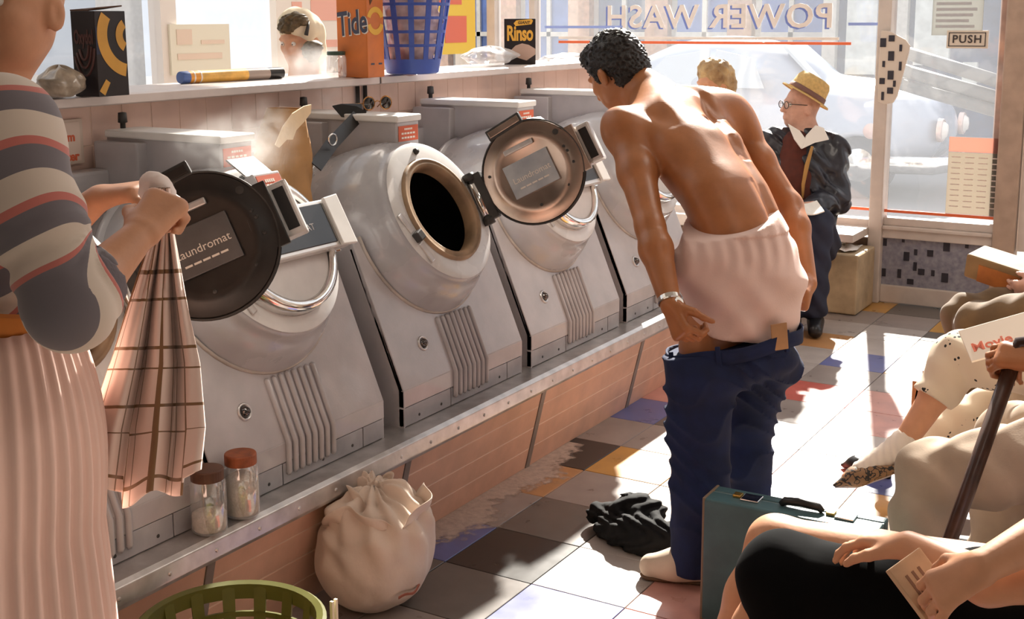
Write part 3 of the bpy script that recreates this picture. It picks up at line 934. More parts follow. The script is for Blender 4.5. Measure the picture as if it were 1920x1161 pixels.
# parked car, rounded fifties saloon, nose to the right
CARX, CARY = -2.55, 11.9
m_car = mat('car_paint_pale_blue', (0.40, 0.45, 0.55), 0.25, coat=0.6)
car = empty('parked_car', (CARX - 2.1, CARY + 0.8, -0.12), 'pale blue rounded saloon car parked in the street outside', 'car')
S = SDF(0.03)
cx = lambda u, v, w: Vector((CARX - u, CARY + v, w - 0.12))
for v in (0.45, 1.15):
    S.cap(cx(0.45, v, 0.62), cx(3.9, v, 0.60), 0.36, 0.34, 0.25)
S.cap(cx(0.5, 0.8, 0.72), cx(1.6, 0.8, 0.80), 0.34, 0.38, 0.3)
S.ell(cx(2.35, 0.8, 0.95), (1.15, 0.68, 0.58), None, 0.12)
S.ell(cx(3.3, 0.8, 0.80), (0.95, 0.62, 0.42), None, 0.2)
for u in (0.75, 3.35):
    S.cap(cx(u - 0.12, 0.22, 0.52), cx(u + 0.15, 0.22, 0.50), 0.28, 0.28, 0.1)
    S.ell(cx(u, -0.05, 0.25), (0.34, 0.30, 0.36), None, 0.03, True)
S.build('car_body', m_car, car)
m_cglass = mat('car_glass', (0.55, 0.62, 0.70), 0.1, spec=0.7)
for pts in (((1.75, 1.02), (1.9, 1.32), (2.3, 1.40), (2.3, 1.02)), ((2.36, 1.02), (2.36, 1.40), (2.85, 1.32), (3.15, 1.02))):
    MB().poly([cx(u, 0.145 - (w - 1.02) * -0.22, w) for u, w in pts], (0, -0.012, 0)).build('side_window', m_cglass, car, False, 0.004)
MB().poly([cx(1.30, 0.35, 1.08), cx(1.30, 1.25, 1.08), cx(1.68, 1.15, 1.42), cx(1.68, 0.45, 1.42)], (0.02, 0, 0.02)).build('windscreen', m_cglass, car)
for u in (0.75, 3.35):
    W_ = MB().lathe([(0.0, 0.09), (0.17, 0.09), (0.19, 0.07), (0.30, 0.09), (0.325, 0.05), (0.325, -0.08), (0, -0.08)], frame(cx(u, 0.10, 0.325), (1, 0, 0), (0, 0, 1)), 28).build('wheel', mat('tyre', (0.06, 0.07, 0.10), 0.8), car, True)
    MB().lathe([(0, 0.13), (0.10, 0.12), (0.16, 0.095)], frame(cx(u, 0.10, 0.325), (1, 0, 0), (0, 0, 1)), 20).build('hubcap', m_chrome, W_, True)
for v in (0.33, 1.27):
    hl = MB().lathe([(0, 0.05), (0.06, 0.04), (0.09, 0.0)], frame(cx(0.05, v, 0.66), (0, 1, 0), (0, 0, 1)), 20).build('headlight', mat('lamp_glass', (0.85, 0.8, 0.75), 0.15), car, True)
    MB().lathe([(0.088, -0.03), (0.10, 0.01), (0.112, 0.0), (0.112, -0.04)], frame(cx(0.05, v, 0.66), (0, 1, 0), (0, 0, 1)), 20).build('headlight_ring', mat('pink_chrome', (0.8, 0.6, 0.55), 0.3, metal=0.5), hl, True)
MB().lathe([(0, 0.04), (0.05, 0.03), (0.075, 0.0)], frame(cx(0.62, -0.07, 0.66), (1, 0, 0), (0, 0, 1)), 20).build('side_lamp', mat('pink_lamp', (0.75, 0.5, 0.45), 0.3), car, True)
MB().tube([cx(0.55, -0.12, 0.36), cx(0.05, -0.02, 0.36), cx(-0.06, 0.3, 0.36), cx(-0.06, 1.3, 0.36), cx(0.1, 1.68, 0.36)], 0.085, 10).build('bumper', m_chrome, car, True)
MB().tube([cx(3.9, -0.05, 0.36), cx(4.2, 0.1, 0.36), cx(4.28, 0.8, 0.36), cx(4.15, 1.6, 0.36)], 0.08, 10).build('bumper', m_chrome, car, True)
# shop fronts across the street
m_brick = mat('street_brick', (0.52, 0.30, 0.20), 0.85, var=0.2, scale=8)
m_blue = mat('street_blue', (0.10, 0.17, 0.42), 0.5, var=0.25, scale=3)
m_navy = mat('street_navy', (0.035, 0.07, 0.16), 0.45, var=0.3, scale=3)
m_pale = mat('street_pale', (0.66, 0.62, 0.56), 0.7, var=0.08)
b1 = empty('shop_building', (-7.0, 20, -0.12), 'brick terrace with blue shop windows across the street', 'building')
MB().box((-16, 20, -0.12), (-6.0, 26, 5.5)).build('wall', m_pale, b1)
for i in range(6):
    x = -15.2 + i * 1.49
    MB().box((x, 19.82, -0.12), (x + 0.42, 20.02, 4.2)).build('pillar', m_brick, b1)
    wn_ = MB().box((x + 0.55, 19.93, 0.75 if i % 2 else 0.35), (x + 1.6, 20.02, 2.35)).build('shop_window', m_blue if i % 3 else m_navy, b1)
    MB().box((x + 1.02, 19.88, 0.4), (x + 1.10, 19.94, 2.35)).build('glazing_bar', m_pale, wn_)
    MB().box((x + 0.55, 19.88, 1.28), (x + 1.6, 19.94, 1.36)).build('transom', m_pale, wn_)
MB().box((-16, 19.8, 2.4), (-6.0, 20.02, 3.0)).build('fascia', m_pale, b1)
for i in range(6):
    x = -15.4 + i * 1.55
    MB().box((x, 19.9, 3.5), (x + 0.8, 20.02, 4.9)).build('upper_window', m_navy, b1)
b2 = empty('corner_shop', (-3.4, 19, -0.12), 'dark blue shop front with white posters across the street', 'building')
MB().box((-5.9, 19, -0.12), (2.0, 25, 5.2)).build('wall', m_navy, b2)
for (x0, x1, z0, z1) in ((-5.85, -5.65, -0.1, 2.6), (-4.75, -4.6, -0.1, 2.6), (-2.9, -2.7, -0.1, 2.6)):
    MB().box((x0, 18.85, z0), (x1, 19.02, z1)).build('pillar', m_pale, b2)
for (x0, x1, z0, z1) in ((-5.5, -5.05, 0.75, 2.2), (-4.5, -4.0, 0.9, 2.5), (-3.8, -3.6, 0.35, 0.95), (-3.3, -2.95, 1.2, 2.4)):
    q = MB().box((x0, 18.9, z0), (x1, 19.02, z1)).build('poster', mat('street_poster', (0.72, 0.74, 0.70), 0.7, var=0.15, scale=6), b2)
for i in range(4):
    MB().box((-5.6 + i * 1.8, 18.9, 3.2), (-4.7 + i * 1.8, 19.02, 4.6)).build('upper_window', m_blue, b2)
b3 = empty('side_building', (-15, 2, -0.12), 'pale building beyond the side windows', 'building')
MB().box((-18, -6, -0.12), (-14, 13, 6)).build('wall', mat('side_wall_paint', (0.78, 0.74, 0.68), 0.8, var=0.06), b3)
for i in range(9):
    MB().box((-14.02, -5 + i * 2.0, 0.9), (-13.93, -3.9 + i * 2.0, 2.4)).build('window', mat('pale_window', (0.55, 0.60, 0.66), 0.3), b3)
# hand-rail outside the door
rl = empty('handrail', tuple(OY(1800, 160, 9.9)), 'grey triple-bar handrail sloping outside the door', 'railing')
rl.location.z = -0.02
for (ya, yb) in ((98, 152), (133, 182), (160, 207)):
    MB().tube([OY(1650, ya - 14, 9.9), OY(1935, yb + 20, 9.9)], 0.05, 10).build('rail', mat('rail_grey', (0.085, 0.09, 0.10), 0.5), rl, True)
for px in (1655, 1930):
    a = OY(px, 85 if px < 1800 else 160, 9.9)
    MB().tube([(a.x, 9.9, -0.02), (a.x, 9.9, a.z + 0.08)], 0.035, 8).build('post', mat('rail_grey', (0.30, 0.32, 0.34)), rl, True)

# ================================================================== ADDED FILL LAMPS (unseen, above the frame)
for (lx, ly, e), nm in zip(FILL_LAMPS, ('nearest the rear wall', 'above the camera end of the aisle', 'above the far end of the aisle', 'behind the ledge, nearer one', 'behind the ledge, far one')):
    f_ = empty('fill_lamp', (lx, ly, FILL_LAMP_Z), 'white tube lamp added as fill light, ' + nm, 'lamp', 'added fill lamps')
    MB().box((lx - 0.28, ly - 0.8, FILL_LAMP_Z - 0.06), (lx + 0.28, ly + 0.8, FILL_LAMP_Z)).build('fill_lamp_housing', m_white, f_, False, 0.01)
    for dx in (-0.12, 0.12):
        MB().tube([(lx + dx, ly - 0.75, FILL_LAMP_Z - 0.085), (lx + dx, ly + 0.75, FILL_LAMP_Z - 0.085)], 0.018, 10).build('tube', mat('fill_lamp_tube', (1, 0.93, 0.82), 0.4, emit=3.0), f_, True)
    for dy in (-0.5, 0.5):
        MB().tube([(lx, ly + dy, FILL_LAMP_Z), (lx, ly + dy, CZ)], 0.008, 6).build('fill_lamp_rod', m_white, f_)

# ================================================================== THINGS ON THE LEDGE
LZ = 1.394
# black and ochre washing powder box
c0 = OZ(186, 182, LZ)
bx = empty('soap_powder_box', (c0.x - 0.05, c0.y + 0.055, LZ), 'black soap powder box with ochre rings at the left of the ledge', 'detergent box')
x0, x1, y0, y1, z1 = c0.x - 0.095, c0.x, c0.y, c0.y + 0.108, LZ + 0.232
m_boxk = mat('box_black', (0.016, 0.011, 0.012), 0.35, var=0.3)
m_och = mat('box_ochre', (0.58, 0.30, 0.05), 0.4, var=0.1)
m_boxn = mat('box_navy', (0.015, 0.02, 0.05), 0.35)
MB().box((x0, y0, LZ), (x1, y1, z1)).build('carton', m_boxk, bx, False, 0.002)
MB().poly([(x0, y0, z1), (x1 - 0.02, y0, z1), (x1, y0 + 0.02, z1 + 0.006), (x1 - 0.01, y1, z1 + 0.012), (x0, y1, z1 + 0.004)], (0, 0, 0.004)).build('torn_flap', mat('card_brown', (0.10, 0.05, 0.03), 0.8), bx)


def arc_band(r0, r1, cy, cz, ya, yb, za, zb, xx, dx, material, parent, name, n=40):
    """ring band clipped to the box face (plane x = xx)"""
    mb = MB()
    for i in range(n):
        a, b = 2 * PI * i / n, 2 * PI * (i + 1) / n
        q = [(cy + r * math.cos(t), cz + r * math.sin(t)) for r, t in ((r0, a), (r1, a), (r1, b), (r0, b))]
        if all(ya <= p[0] <= yb and za <= p[1] <= zb for p in q):
            mb.add([(xx, p[0], p[1]) for p in q], [(0, 1, 2, 3)])
    if mb.v:
        mb.build(name, material, parent)


for (r0, r1) in ((0.025, 0.05), (0.08, 0.115), (0.15, 0.19)):
    arc_band(r0, r1, y1 + 0.012, LZ + 0.165, y0 + 0.002, y1 - 0.001, LZ + 0.002, z1 - 0.002, x1 + 0.0012, 0, m_och, bx, 'printed_ring', 160)
MB().box((x1 - 0.001, y0 + 0.001, LZ + 0.115), (x1 + 0.0008, y0 + 0.03, LZ + 0.19)).build('printed_panel', m_boxn, bx)
m_maroon = mat('box_maroon', (0.085, 0.03, 0.025), 0.4)
text('lettering', 'Oxydol', 0.052, frame((x0 + 0.048, y0 - 0.0008, LZ + 0.16), (1, 0, 0), (0, 0, 1)), m_maroon, bx, 0.0004, 0.002, 0, 0.48)
for k in range(3):
    a = [( (x0 + x1) / 2 + (0.02 + 0.011 * k) * math.cos(t), y0 - 0.0006, LZ + 0.15 + (0.05 + 0.022 * k) * math.sin(t)) for t in np.linspace(-2.7, -0.2, 14)]
    MB().tube(a, 0.0035, 5).build('printed_ring', m_maroon, bx)
# clear bag of something at its foot
def crumple(name, c, r, h, material, parent=None, amp=0.25, seed=1, nu=40, nv=20, sq=0.75, neck=None):
    rr = random.Random(seed)
    ph = [rr.uniform(0, 6) for _ in range(8)]

    def fn(u, v):
        a = 2 * PI * u
        b = PI * (v - 0.5)
        k = 1 + amp * (0.5 * math.sin(3 * a + ph[0] + 2 * v) * math.cos(b) + 0.35 * math.sin(7 * a + ph[1] + 5 * v) + 0.25 * math.sin(11 * v * 2 + ph[2] + 2 * a) + 0.2 * math.sin(13 * a + 9 * v + ph[3]) * math.cos(b))
        cb = abs(math.cos(b)) ** sq
        z = 0.5 + 0.5 * math.sin(b) * (1 + 0.12 * math.sin(5 * a + ph[4]) * (v > 0.6))
        if neck:
            cb *= 1 - neck * max(0, v - 0.55) * 2
        return Vector((c[0] + r[0] * k * cb * math.cos(a), c[1] + r[1] * k * cb * math.sin(a), max(c[2] + 0.002, c[2] + h * z)))
    return MB().grid(fn, nu, nv, True).build(name, material, parent, True)


m_poly = mix_mat('clear_polythene', (0.75, 0.70, 0.62), 0.45, 0.12, 'diffuse', 0.25)
b_ = OZ(128, 184, LZ)
cb = tag(crumple('plastic_bag', (b_.x - 0.03, b_.y, LZ), (0.062, 0.06), 0.085, mat('bag_contents', (0.36, 0.29, 0.22), 0.35, var=0.3, scale=30, coat=0.5), None, 0.22, 5, neck=0.55), 'small clear plastic bag of grey powder beside the black box', 'plastic bag')
b_ = OZ(25, 178, LZ)
ct = empty('purse', (b_.x - 0.05, b_.y, LZ), 'small dark purse lying flat at the left end of the ledge', 'purse')
S = SDF(0.005)
S.cap((b_.x - 0.06, b_.y - 0.05, LZ + 0.022), (b_.x - 0.02, b_.y + 0.05, LZ + 0.022), 0.022, 0.022, 0.01).cap((b_.x - 0.02, b_.y - 0.05, LZ + 0.02), (b_.x - 0.06, b_.y + 0.05, LZ + 0.024), 0.02, 0.02, 0.01)
S.disp(lambda P: 0.003 * nz3(P, 120))
S.build('pouch', mat('dark_leather', (0.06, 0.025, 0.02), 0.5, var=0.3), ct)
MB().tube([(b_.x - 0.065, b_.y - 0.055, LZ + 0.04), (b_.x - 0.02, b_.y + 0.055, LZ + 0.043)], 0.004, 6).build('zip', m_alu, ct)
# yellow tube-shaped bottle lying on its side
a_, b_ = OZ(338, 158, LZ), OZ(536, 156, LZ)
a_ = a_ + (b_ - a_).normalized() * 0.0
b_.x, b_.y = a_.x + 0.02, a_.y + 0.33
b_ = OX(530, 150, a_.x + 0.05)
a_.z = b_.z = LZ + 0.021
bd = (b_ - a_).normalized()
bl = (b_ - a_).length
bt_ = empty('detergent_bottle', (a_ + b_) / 2 - Vector((0, 0, 0.021)), 'yellow and blue bottle with black cap lying on the ledge', 'bottle')
BM_ = frame(a_, bd.orthogonal(), bd.cross(bd.orthogonal()))
for (s0, s1, M_, nm) in ((0.0, 0.07, mat('bottle_blue', (0.08, 0.15, 0.40), 0.35), 'base'), (0.07, 0.17, mat('bottle_orange', (0.75, 0.32, 0.04), 0.35), 'orange_label'), (0.17, 0.62, mat('bottle_yellow', (0.80, 0.46, 0.10), 0.35, var=0.25, scale=20), 'body'),
                         (0.62, 0.84, mat('bottle_grey', (0.36, 0.29, 0.25), 0.35), 'shoulder'), (0.84, 1.0, mat('cap_black', (0.012, 0.012, 0.012), 0.3), 'cap')):
    r_ = 0.0205
    pr = [(0, s0 * bl), (r_ * 0.93 if s0 == 0 else r_, s0 * bl), (r_, s0 * bl + 0.004), (r_, s1 * bl - 0.006), (r_ * (0.6 if nm == 'cap' else 1), s1 * bl), (0, s1 * bl)]
    auto_smooth(MB().lathe(pr, BM_, 24).build(nm, M_, bt_), 50)
for s in (0.10, 0.16):
    MB().lathe([(0.0207, s * bl), (0.0212, s * bl + 0.003), (0.0207, s * bl + 0.006)], BM_, 24).build('band', m_print, bt_, True)
# glass jar with dark lid
c = OZ(644, 146, LZ)
c.x -= 0.03


def jar(c, r, h, label, lid_mat, fill, fill_mat, group=None, lid_h=0.02):
    J = empty('glass_jar', c, label, 'jar', group)
    m_jar = mix_mat('jar_glass', (0.8, 0.8, 0.8), 0.78, 0.05, 'diffuse', 0.22)
    M_ = Matrix.Translation(c)
    auto_smooth(MB().lathe([(0, 0.003), (r * 0.9, 0.002), (r, 0.008), (r, h * 0.78), (r * 0.84, h * 0.88), (r * 0.80, h * 0.90), (r * 0.80, h)], M_, 32).build('glass', m_jar, J), 60)
    MB().lathe([(0, h + 0.002), (r * 0.88, h + 0.002), (r * 0.92, h - 0.001), (r * 0.92, h - lid_h), (0, h - lid_h)], M_, 32).build('lid', lid_mat, J, False, 0.002)
    if fill > 0:
        rf = r * 0.955
        MB().lathe([(0, 0.008), (rf * 0.92, 0.008), (rf, 0.014), (rf, h * fill * 0.9), (rf * 0.7, h * fill), (rf * 0.3, h * fill * 1.08), (0, h * fill * 1.05)], M_, 28).build('powder', fill_mat, J, True)
    return J


m_powder = mat('washing_powder', (0.62, 0.55, 0.47), 0.95, var=0.12, scale=80, bump=0.4, bscale=200)
jar(c, 0.036, 0.092, 'small clear jar with dark green lid left of the orange box', mat('lid_green', (0.04, 0.07, 0.05), 0.4), 0.0, m_powder, None, 0.012)
# orange washing powder box
c0 = OZ(690, 146, LZ)
tb = empty('washing_powder_box', (c0.x - 0.06, c0.y + 0.05, LZ), 'tall orange washing powder box with dark slanting brand name', 'detergent box')
m_or = mat('box_orange', (0.62, 0.17, 0.03), 0.45, var=0.14, scale=10, bump=0.06, bscale=25)
x0, x1, y0, y1, z1 = c0.x - 0.135, c0.x, c0.y, c0.y + 0.10, LZ + 0.325
MB().box((x0, y0, LZ), (x1, y1, z1)).build('carton', m_or, tb, False, 0.003)
MB().poly([(x1 + 0.001, y0 + 0.02, z1 - 0.07), (x1 + 0.001, y0 + 0.04, z1 - 0.045), (x1 + 0.001, y0 + 0.07, z1 - 0.05), (x1 + 0.001, y0 + 0.06, z1 - 0.002), (x1 + 0.001, y0 + 0.015, z1 - 0.002)], (0.001, 0, 0)).build('torn_opening', mat('torn_dark', (0.10, 0.05, 0.03), 0.8), tb)
MT = frame((x0 + 0.070, y0 - 0.0016, LZ + 0.19), Vector((1, 0, 0.12)), (0, 0, 1))
text('lettering_outline', 'Tide', 0.118, MT @ Matrix.Translation((0.002, -0.002, -0.0004)), mat('print_white', (0.80, 0.74, 0.66), 0.5), tb, 0.0004, 0.0042, 0.12, 0.62)
text('lettering', 'Tide', 0.118, MT @ Matrix.Translation((0, 0, 0.0008)), mat('print_navy', (0.05, 0.055, 0.09), 0.5), tb, 0.0004, 0.0022, 0.12, 0.62)
arc_band(0.03, 0.05, y0 + 0.05, LZ + 0.2, y0 + 0.002, y1 - 0.002, LZ, z1, x1 + 0.0012, 0, mat('box_yellow', (0.75, 0.42, 0.05), 0.5), tb, 'printed_ring')
for dy in (0.02, 0.065):
    MB().box((x1 - 0.0002, y0 + dy, LZ + 0.045), (x1 + 0.001, y0 + dy + 0.02, LZ + 0.051)).build('small_print', mat('print_navy', (0.05, 0.055, 0.09)), tb)
# blue plastic laundry basket full of clothes
c0 = OZ(782, 141, LZ)
c0.x -= 0.045
c0.y += 0.035
bb = empty('laundry_basket', c0, 'tall blue plastic laundry basket full of clothes on the ledge', 'laundry basket')
m_bbl = mat('basket_blue', (0.05, 0.10, 0.42), 0.4, var=0.08)


def lattice(c, r0, r1, h, nseg, rows, material, parent, bar=0.010, rim=0.012, th=0.004, base_h=0.05, rim_mat=None):
    rad = lambda z: r0 + (r1 - r0) * z / h
    auto_smooth(MB().lathe([(0, 0.004), (rad(0) - 0.01, 0.004), (rad(0), 0.008), (rad(base_h), base_h), (rad(base_h) - th, base_h), (rad(0) - th, 0.012), (0, 0.008)], Matrix.Translation(c), 40).build('base', material, parent), 50)
    for i in range(nseg):
        a = 2 * PI * i / nseg
        d, s = Vector((math.cos(a), math.sin(a), 0)), Vector((-math.sin(a), math.cos(a), 0))
        p0, p1 = c + d * rad(base_h) + Vector((0, 0, base_h - 0.004)), c + d * rad(h) + Vector((0, 0, h))
        MB().poly([p0 - s * bar, p0 + s * bar, p1 + s * bar * 1.2, p1 - s * bar * 1.2], -d * th).build('upright', material, parent)
    for k in range(1, rows):
        z = base_h + (h - base_h) * k / rows
        MB().lathe([(rad(z) + 0.001, z - bar * 0.55), (rad(z) + 0.001, z + bar * 0.55), (rad(z) - th, z + bar * 0.55), (rad(z) - th, z - bar * 0.55)], Matrix.Translation(c), 40, True).build('hoop', material, parent)
    auto_smooth(MB().lathe([(rad(h) - 0.003, h - rim), (rad(h) + 0.012, h - rim * 0.6), (rad(h) + 0.016, h), (rad(h) + 0.008, h + 0.006), (rad(h) - 0.006, h + 0.002)], Matrix.Translation(c), 48, True).build('rim', rim_mat or material, parent), 50)


lattice(c0, 0.098, 0.160, 0.36, 13, 6, m_bbl, bb, 0.0095, 0.03, 0.004, 0.06)
S = SDF(0.01)
rr = random.Random(4)
for k in range(26):
    z = 0.05 + 0.30 * rr.random()
    a = rr.uniform(0, 2 * PI)
    R_ = (0.085 + 0.05 * z / 0.35) * rr.uniform(0.35, 0.62)
    S.ell(c0 + Vector((R_ * math.cos(a), R_ * math.sin(a), z)), (0.05, 0.04, 0.035), ((math.cos(a), math.sin(a), 0.3), (-math.sin(a), math.cos(a), 0), (-0.3, 0, 1)), 0.012)
S.cap(c0 + Vector((0, 0, 0.07)), c0 + Vector((0, 0, 0.33)), 0.075, 0.11, 0.02)
S.disp(lambda P: 0.004 * np.sin(90 * P[:, 2] + 60 * P[:, 0] + 3 * np.sin(40 * P[:, 1])))
tag(S.build('laundry', mat('basket_clothes', (0.84, 0.66, 0.62), 0.9, col2=(0.46, 0.30, 0.28), var=0.3, scale=22)), 'pinkish clothes packed inside the blue basket', 'laundry')
# black Rinso box
c0 = OZ(975, 121, LZ)
rb = empty('soap_box', c0, 'small black soap box with yellow Rinso lettering', 'detergent box')
fd = Vector((-cf.x, -cf.y, 0)).normalized()
RM = frame(c0, fd.cross(Vector((0, 0, 1))) * -1, (0, 0, 1))
if RM.to_3x3().col[2].dot(fd) < 0:
    RM = frame(c0, fd.cross(Vector((0, 0, 1))), (0, 0, 1))
MB().box((-0.071, 0, -0.05), (0.071, 0.205, 0), RM).build('carton', m_boxk, rb, False, 0.002)
m_gold = mat('print_gold', (0.72, 0.38, 0.05), 0.45)
text('lettering', 'Rinso', 0.093, RM @ Matrix.Translation((0, 0.137, 0.0006)), m_gold, rb, 0.0004, 0.003, 0, 0.60, 0.95)
MB().poly([RM @ Vector(p) for p in ((-0.02, 0.172, 0.0004), (0.052, 0.18, 0.0004), (0.06, 0.196, 0.0004), (0.052, 0.203, 0.0004), (-0.016, 0.197, 0.0004), (-0.028, 0.185, 0.0004))], RM.to_3x3().col[2] * 0.0004).build('printed_banner', m_gold, rb)
text('lettering', 'GIANT', 0.018, RM @ Matrix.Translation((0.018, 0.187, 0.0012)), mat('print_black', (0.02, 0.015, 0.01), 0.5), rb, 0.0003, 0.0005, 0.1)
MB().poly([RM @ Vector(p) for p in ((-0.045, 0.06, 0.0004), (-0.02, 0.085, 0.0004), (0.01, 0.095, 0.0004), (0.04, 0.088, 0.0004), (0.07, 0.07, 0.0004), (0.07, 0.045, 0.0004), (0.03, 0.018, 0.0004), (-0.01, 0.03, 0.0004))], RM.to_3x3().col[2] * 0.0004).build('printed_heap', mat('print_fawn', (0.48, 0.33, 0.26), 0.5), rb)
c0 = OZ(930, 124, LZ)
tag(crumple('polythene_wrap', (c0.x - 0.02, c0.y - 0.02, LZ), (0.09, 0.16), 0.085, mix_mat('wrap_film', (0.85, 0.84, 0.84), 0.6, 0.1, 'diffuse', 0.2), None, 0.3, 9, sq=1.2), 'crumpled clear polythene wrap left of the Rinso box', 'plastic wrap')
c0 = OZ(1070, 118, LZ)
tag(crumple('polythene_wrap', (c0.x - 0.02, c0.y, LZ), (0.08, 0.2), 0.045, mix_mat('wrap_film', (0.85, 0.84, 0.84), 0.6), None, 0.3, 12, sq=1.2), 'flat sheet of clear polythene right of the Rinso box', 'plastic wrap')

# ================================================================== POSTERS
def poster(px, py, w, h, label, M_, ink=None, bars=()):
    c = OX(px, py, LX + 0.006)
    P_ = tag(MB().box((LX - 0.04, c.y - w / 2, c.z - h / 2), (LX + 0.004, c.y + w / 2, c.z + h / 2)).build('window_poster', M_), label, 'poster')
    for (a, b, c1, d) in bars:
        MB().box((LX + 0.003, c.y - w / 2 + a * w, c.z - h / 2 + b * h), (LX + 0.007, c.y - w / 2 + c1 * w, c.z - h / 2 + d * h)).build('print', ink, P_)


poster(378, 92, 0.40, 0.24, 'cream poster paled as by glare on the side window above the bottle', mat('glare_pale_paper', (0.76, 0.73, 0.62), 0.8), mat('glare_pale_pink', (0.74, 0.60, 0.50), 0.8), ((0.1, 0.6, 0.35, 0.9), (0.1, 0.3, 0.85, 0.42), (0.5, 0.6, 0.9, 0.68)))  # glare and steam put into the colours, paper and print paled
poster(590, 20, 0.62, 0.66, 'white poster with red print above the curly-haired woman', mat('poster_white2', (0.78, 0.72, 0.66), 0.8), mat('poster_pale_red', (0.78, 0.42, 0.34), 0.7), ((0.45, 0.42, 0.85, 0.62), (0.2, 0.46, 0.33, 0.57), (0.2, 0.2, 0.8, 0.26)))  # red print paled as well, glare put into the colour
poster(848, 30, 0.55, 0.48, 'yellow poster with a red spot right of the blue basket', mat('poster_yellow', (0.78, 0.55, 0.08), 0.7), mat('poster_red', (0.7, 0.16, 0.1)), ((0.35, 0.15, 0.8, 0.5), (0.15, 0.65, 0.7, 0.9)))
# framed notice on the partition at the far left
a_, b_ = OX(84, 228, -2.888), OX(157, 305, -2.888)
nt_ = tag(MB().box((-2.893, a_.y - 0.25, b_.z), (-2.884, b_.y, a_.z)).build('framed_notice', mat('notice_tan', (0.58, 0.46, 0.38), 0.6)), 'framed notice with red lettering behind the striped sleeve', 'notice')
MB().box((-2.886, a_.y - 0.235, b_.z + 0.008), (-2.882, b_.y - 0.012, a_.z - 0.008)).build('sheet', mat('notice_cream', (0.66, 0.52, 0.44), 0.6), nt_)
MN = frame((-2.8815, b_.y - 0.03, a_.z - 0.05), (0, 1, 0), (0, 0, 1))
text('lettering', 'warm', 0.035, MN, m_red, nt_, 0.0005, 0.0012, 0, 1, 1, 'RIGHT')
text('lettering', 'water', 0.035, MN @ Matrix.Translation((0.01, -0.055, 0)), m_red, nt_, 0.0005, 0.0012, 0, 1, 1, 'RIGHT')

# ================================================================== ON AND BESIDE THE MACHINES
# brown paper bag wedged between machines
a_ = OX(553, 340, -2.58)
S_ = [(0.0, -0.145, 0.055, 0.04), (0.3, -0.14, 0.06, 0.045), (0.6, -0.13, 0.062, 0.04), (0.8, -0.10, 0.06, 0.03), (0.92, -0.03, 0.03, 0.02), (1.0, 0.0, 0.008, 0.01)]
pb = empty('paper_bag', (-2.55, 2.83, 0.386), 'tall crumpled brown paper bag wedged between two machines', 'paper bag')
m_kraft = mat('kraft_paper', (0.40, 0.22, 0.09), 0.8, var=0.18, scale=9, bump=0.25, bscale=22)


def PB(u, v):
    z = 0.95 + v * 0.385
    a = 2 * PI * u
    wy = 0.078 * (1.0 if v < 0.6 else 1 - 0.62 * ((v - 0.6) / 0.4) ** 1.3)
    wx = 0.075 * (1 - 0.2 * v)
    yc = 2.868 + 0.028 * v + (0.035 * ((v - 0.6) / 0.4) if v > 0.6 else 0)
    s = lambda t: math.copysign(abs(t) ** 0.45, t)
    k = 1 + 0.05 * math.sin(9 * v + 3 * a) + 0.04 * math.sin(17 * v + 5 * a)
    return Vector((-2.53 - 0.03 * v + wx * s(math.cos(a)) * k, yc + wy * s(math.sin(a)) * k, z))


solidify(MB().grid(PB, 36, 22, True).build('bag', m_kraft, pb), 0.001)
MB().poly([OX(x, y, -2.448) for x, y in ((584, 196), (571, 199), (549, 213), (531, 238), (517, 272), (524, 277), (538, 262), (549, 262), (556, 244), (571, 228), (583, 212))], (-0.006, 0.002, 0)).build('folded_flap', mat('kraft_pale', (0.80, 0.62, 0.40), 0.8, var=0.08, bump=0.2, bscale=30), pb)
# sunglasses and belt on the machine with the open door
gz = 0.385 + 0.908
ox = -2.60
gy = OX(708, 205, ox).y
sg = empty('sunglasses', (ox, gy, gz), 'round dark sunglasses lying on top of the machine', 'sunglasses')
m_lens = mat('dark_lens', (0.012, 0.010, 0.010), 0.06, spec=0.8)
rm = mat('gold_rim', (0.45, 0.22, 0.08), 0.25, metal=0.9)
gd = Vector((0.35, 0.94, 0)).normalized()
gn = Vector((0.80, -0.60, 0.25)).normalized()
for s in (-1, 1):
    cc = Vector((ox, gy, gz + 0.026)) + gd * 0.034 * s
    GM = frame(cc, gd, (0, 0, 1))
    MB().lathe([(0, 0.004), (0.016, 0.002), (0.022, 0)], GM, 20).build('lens', m_lens, sg, True)
    MB().lathe([(0, -0.004), (0.016, -0.002), (0.022, 0)], GM, 20).build('lens', m_lens, sg, True)
    MB().tube([GM @ Vector((0.0225 * math.cos(t), 0.0225 * math.sin(t), 0)) for t in np.linspace(0, 2 * PI, 20, endpoint=False)], 0.0022, 6, closed=True).build('rim', rm, sg, True)
    e = cc + gd * 0.024 * s
    MB().tube([e, e + Vector((-0.06, 0.02, -0.004)), e + Vector((-0.085, 0.03, -0.02))], 0.002, 6).build('arm', rm, sg, True)
MB().tube([Vector((ox, gy, gz + 0.03)) - gd * 0.01, Vector((ox, gy, gz + 0.034)), Vector((ox, gy, gz + 0.03)) + gd * 0.01], 0.002, 6).build('bridge', rm, sg, True)
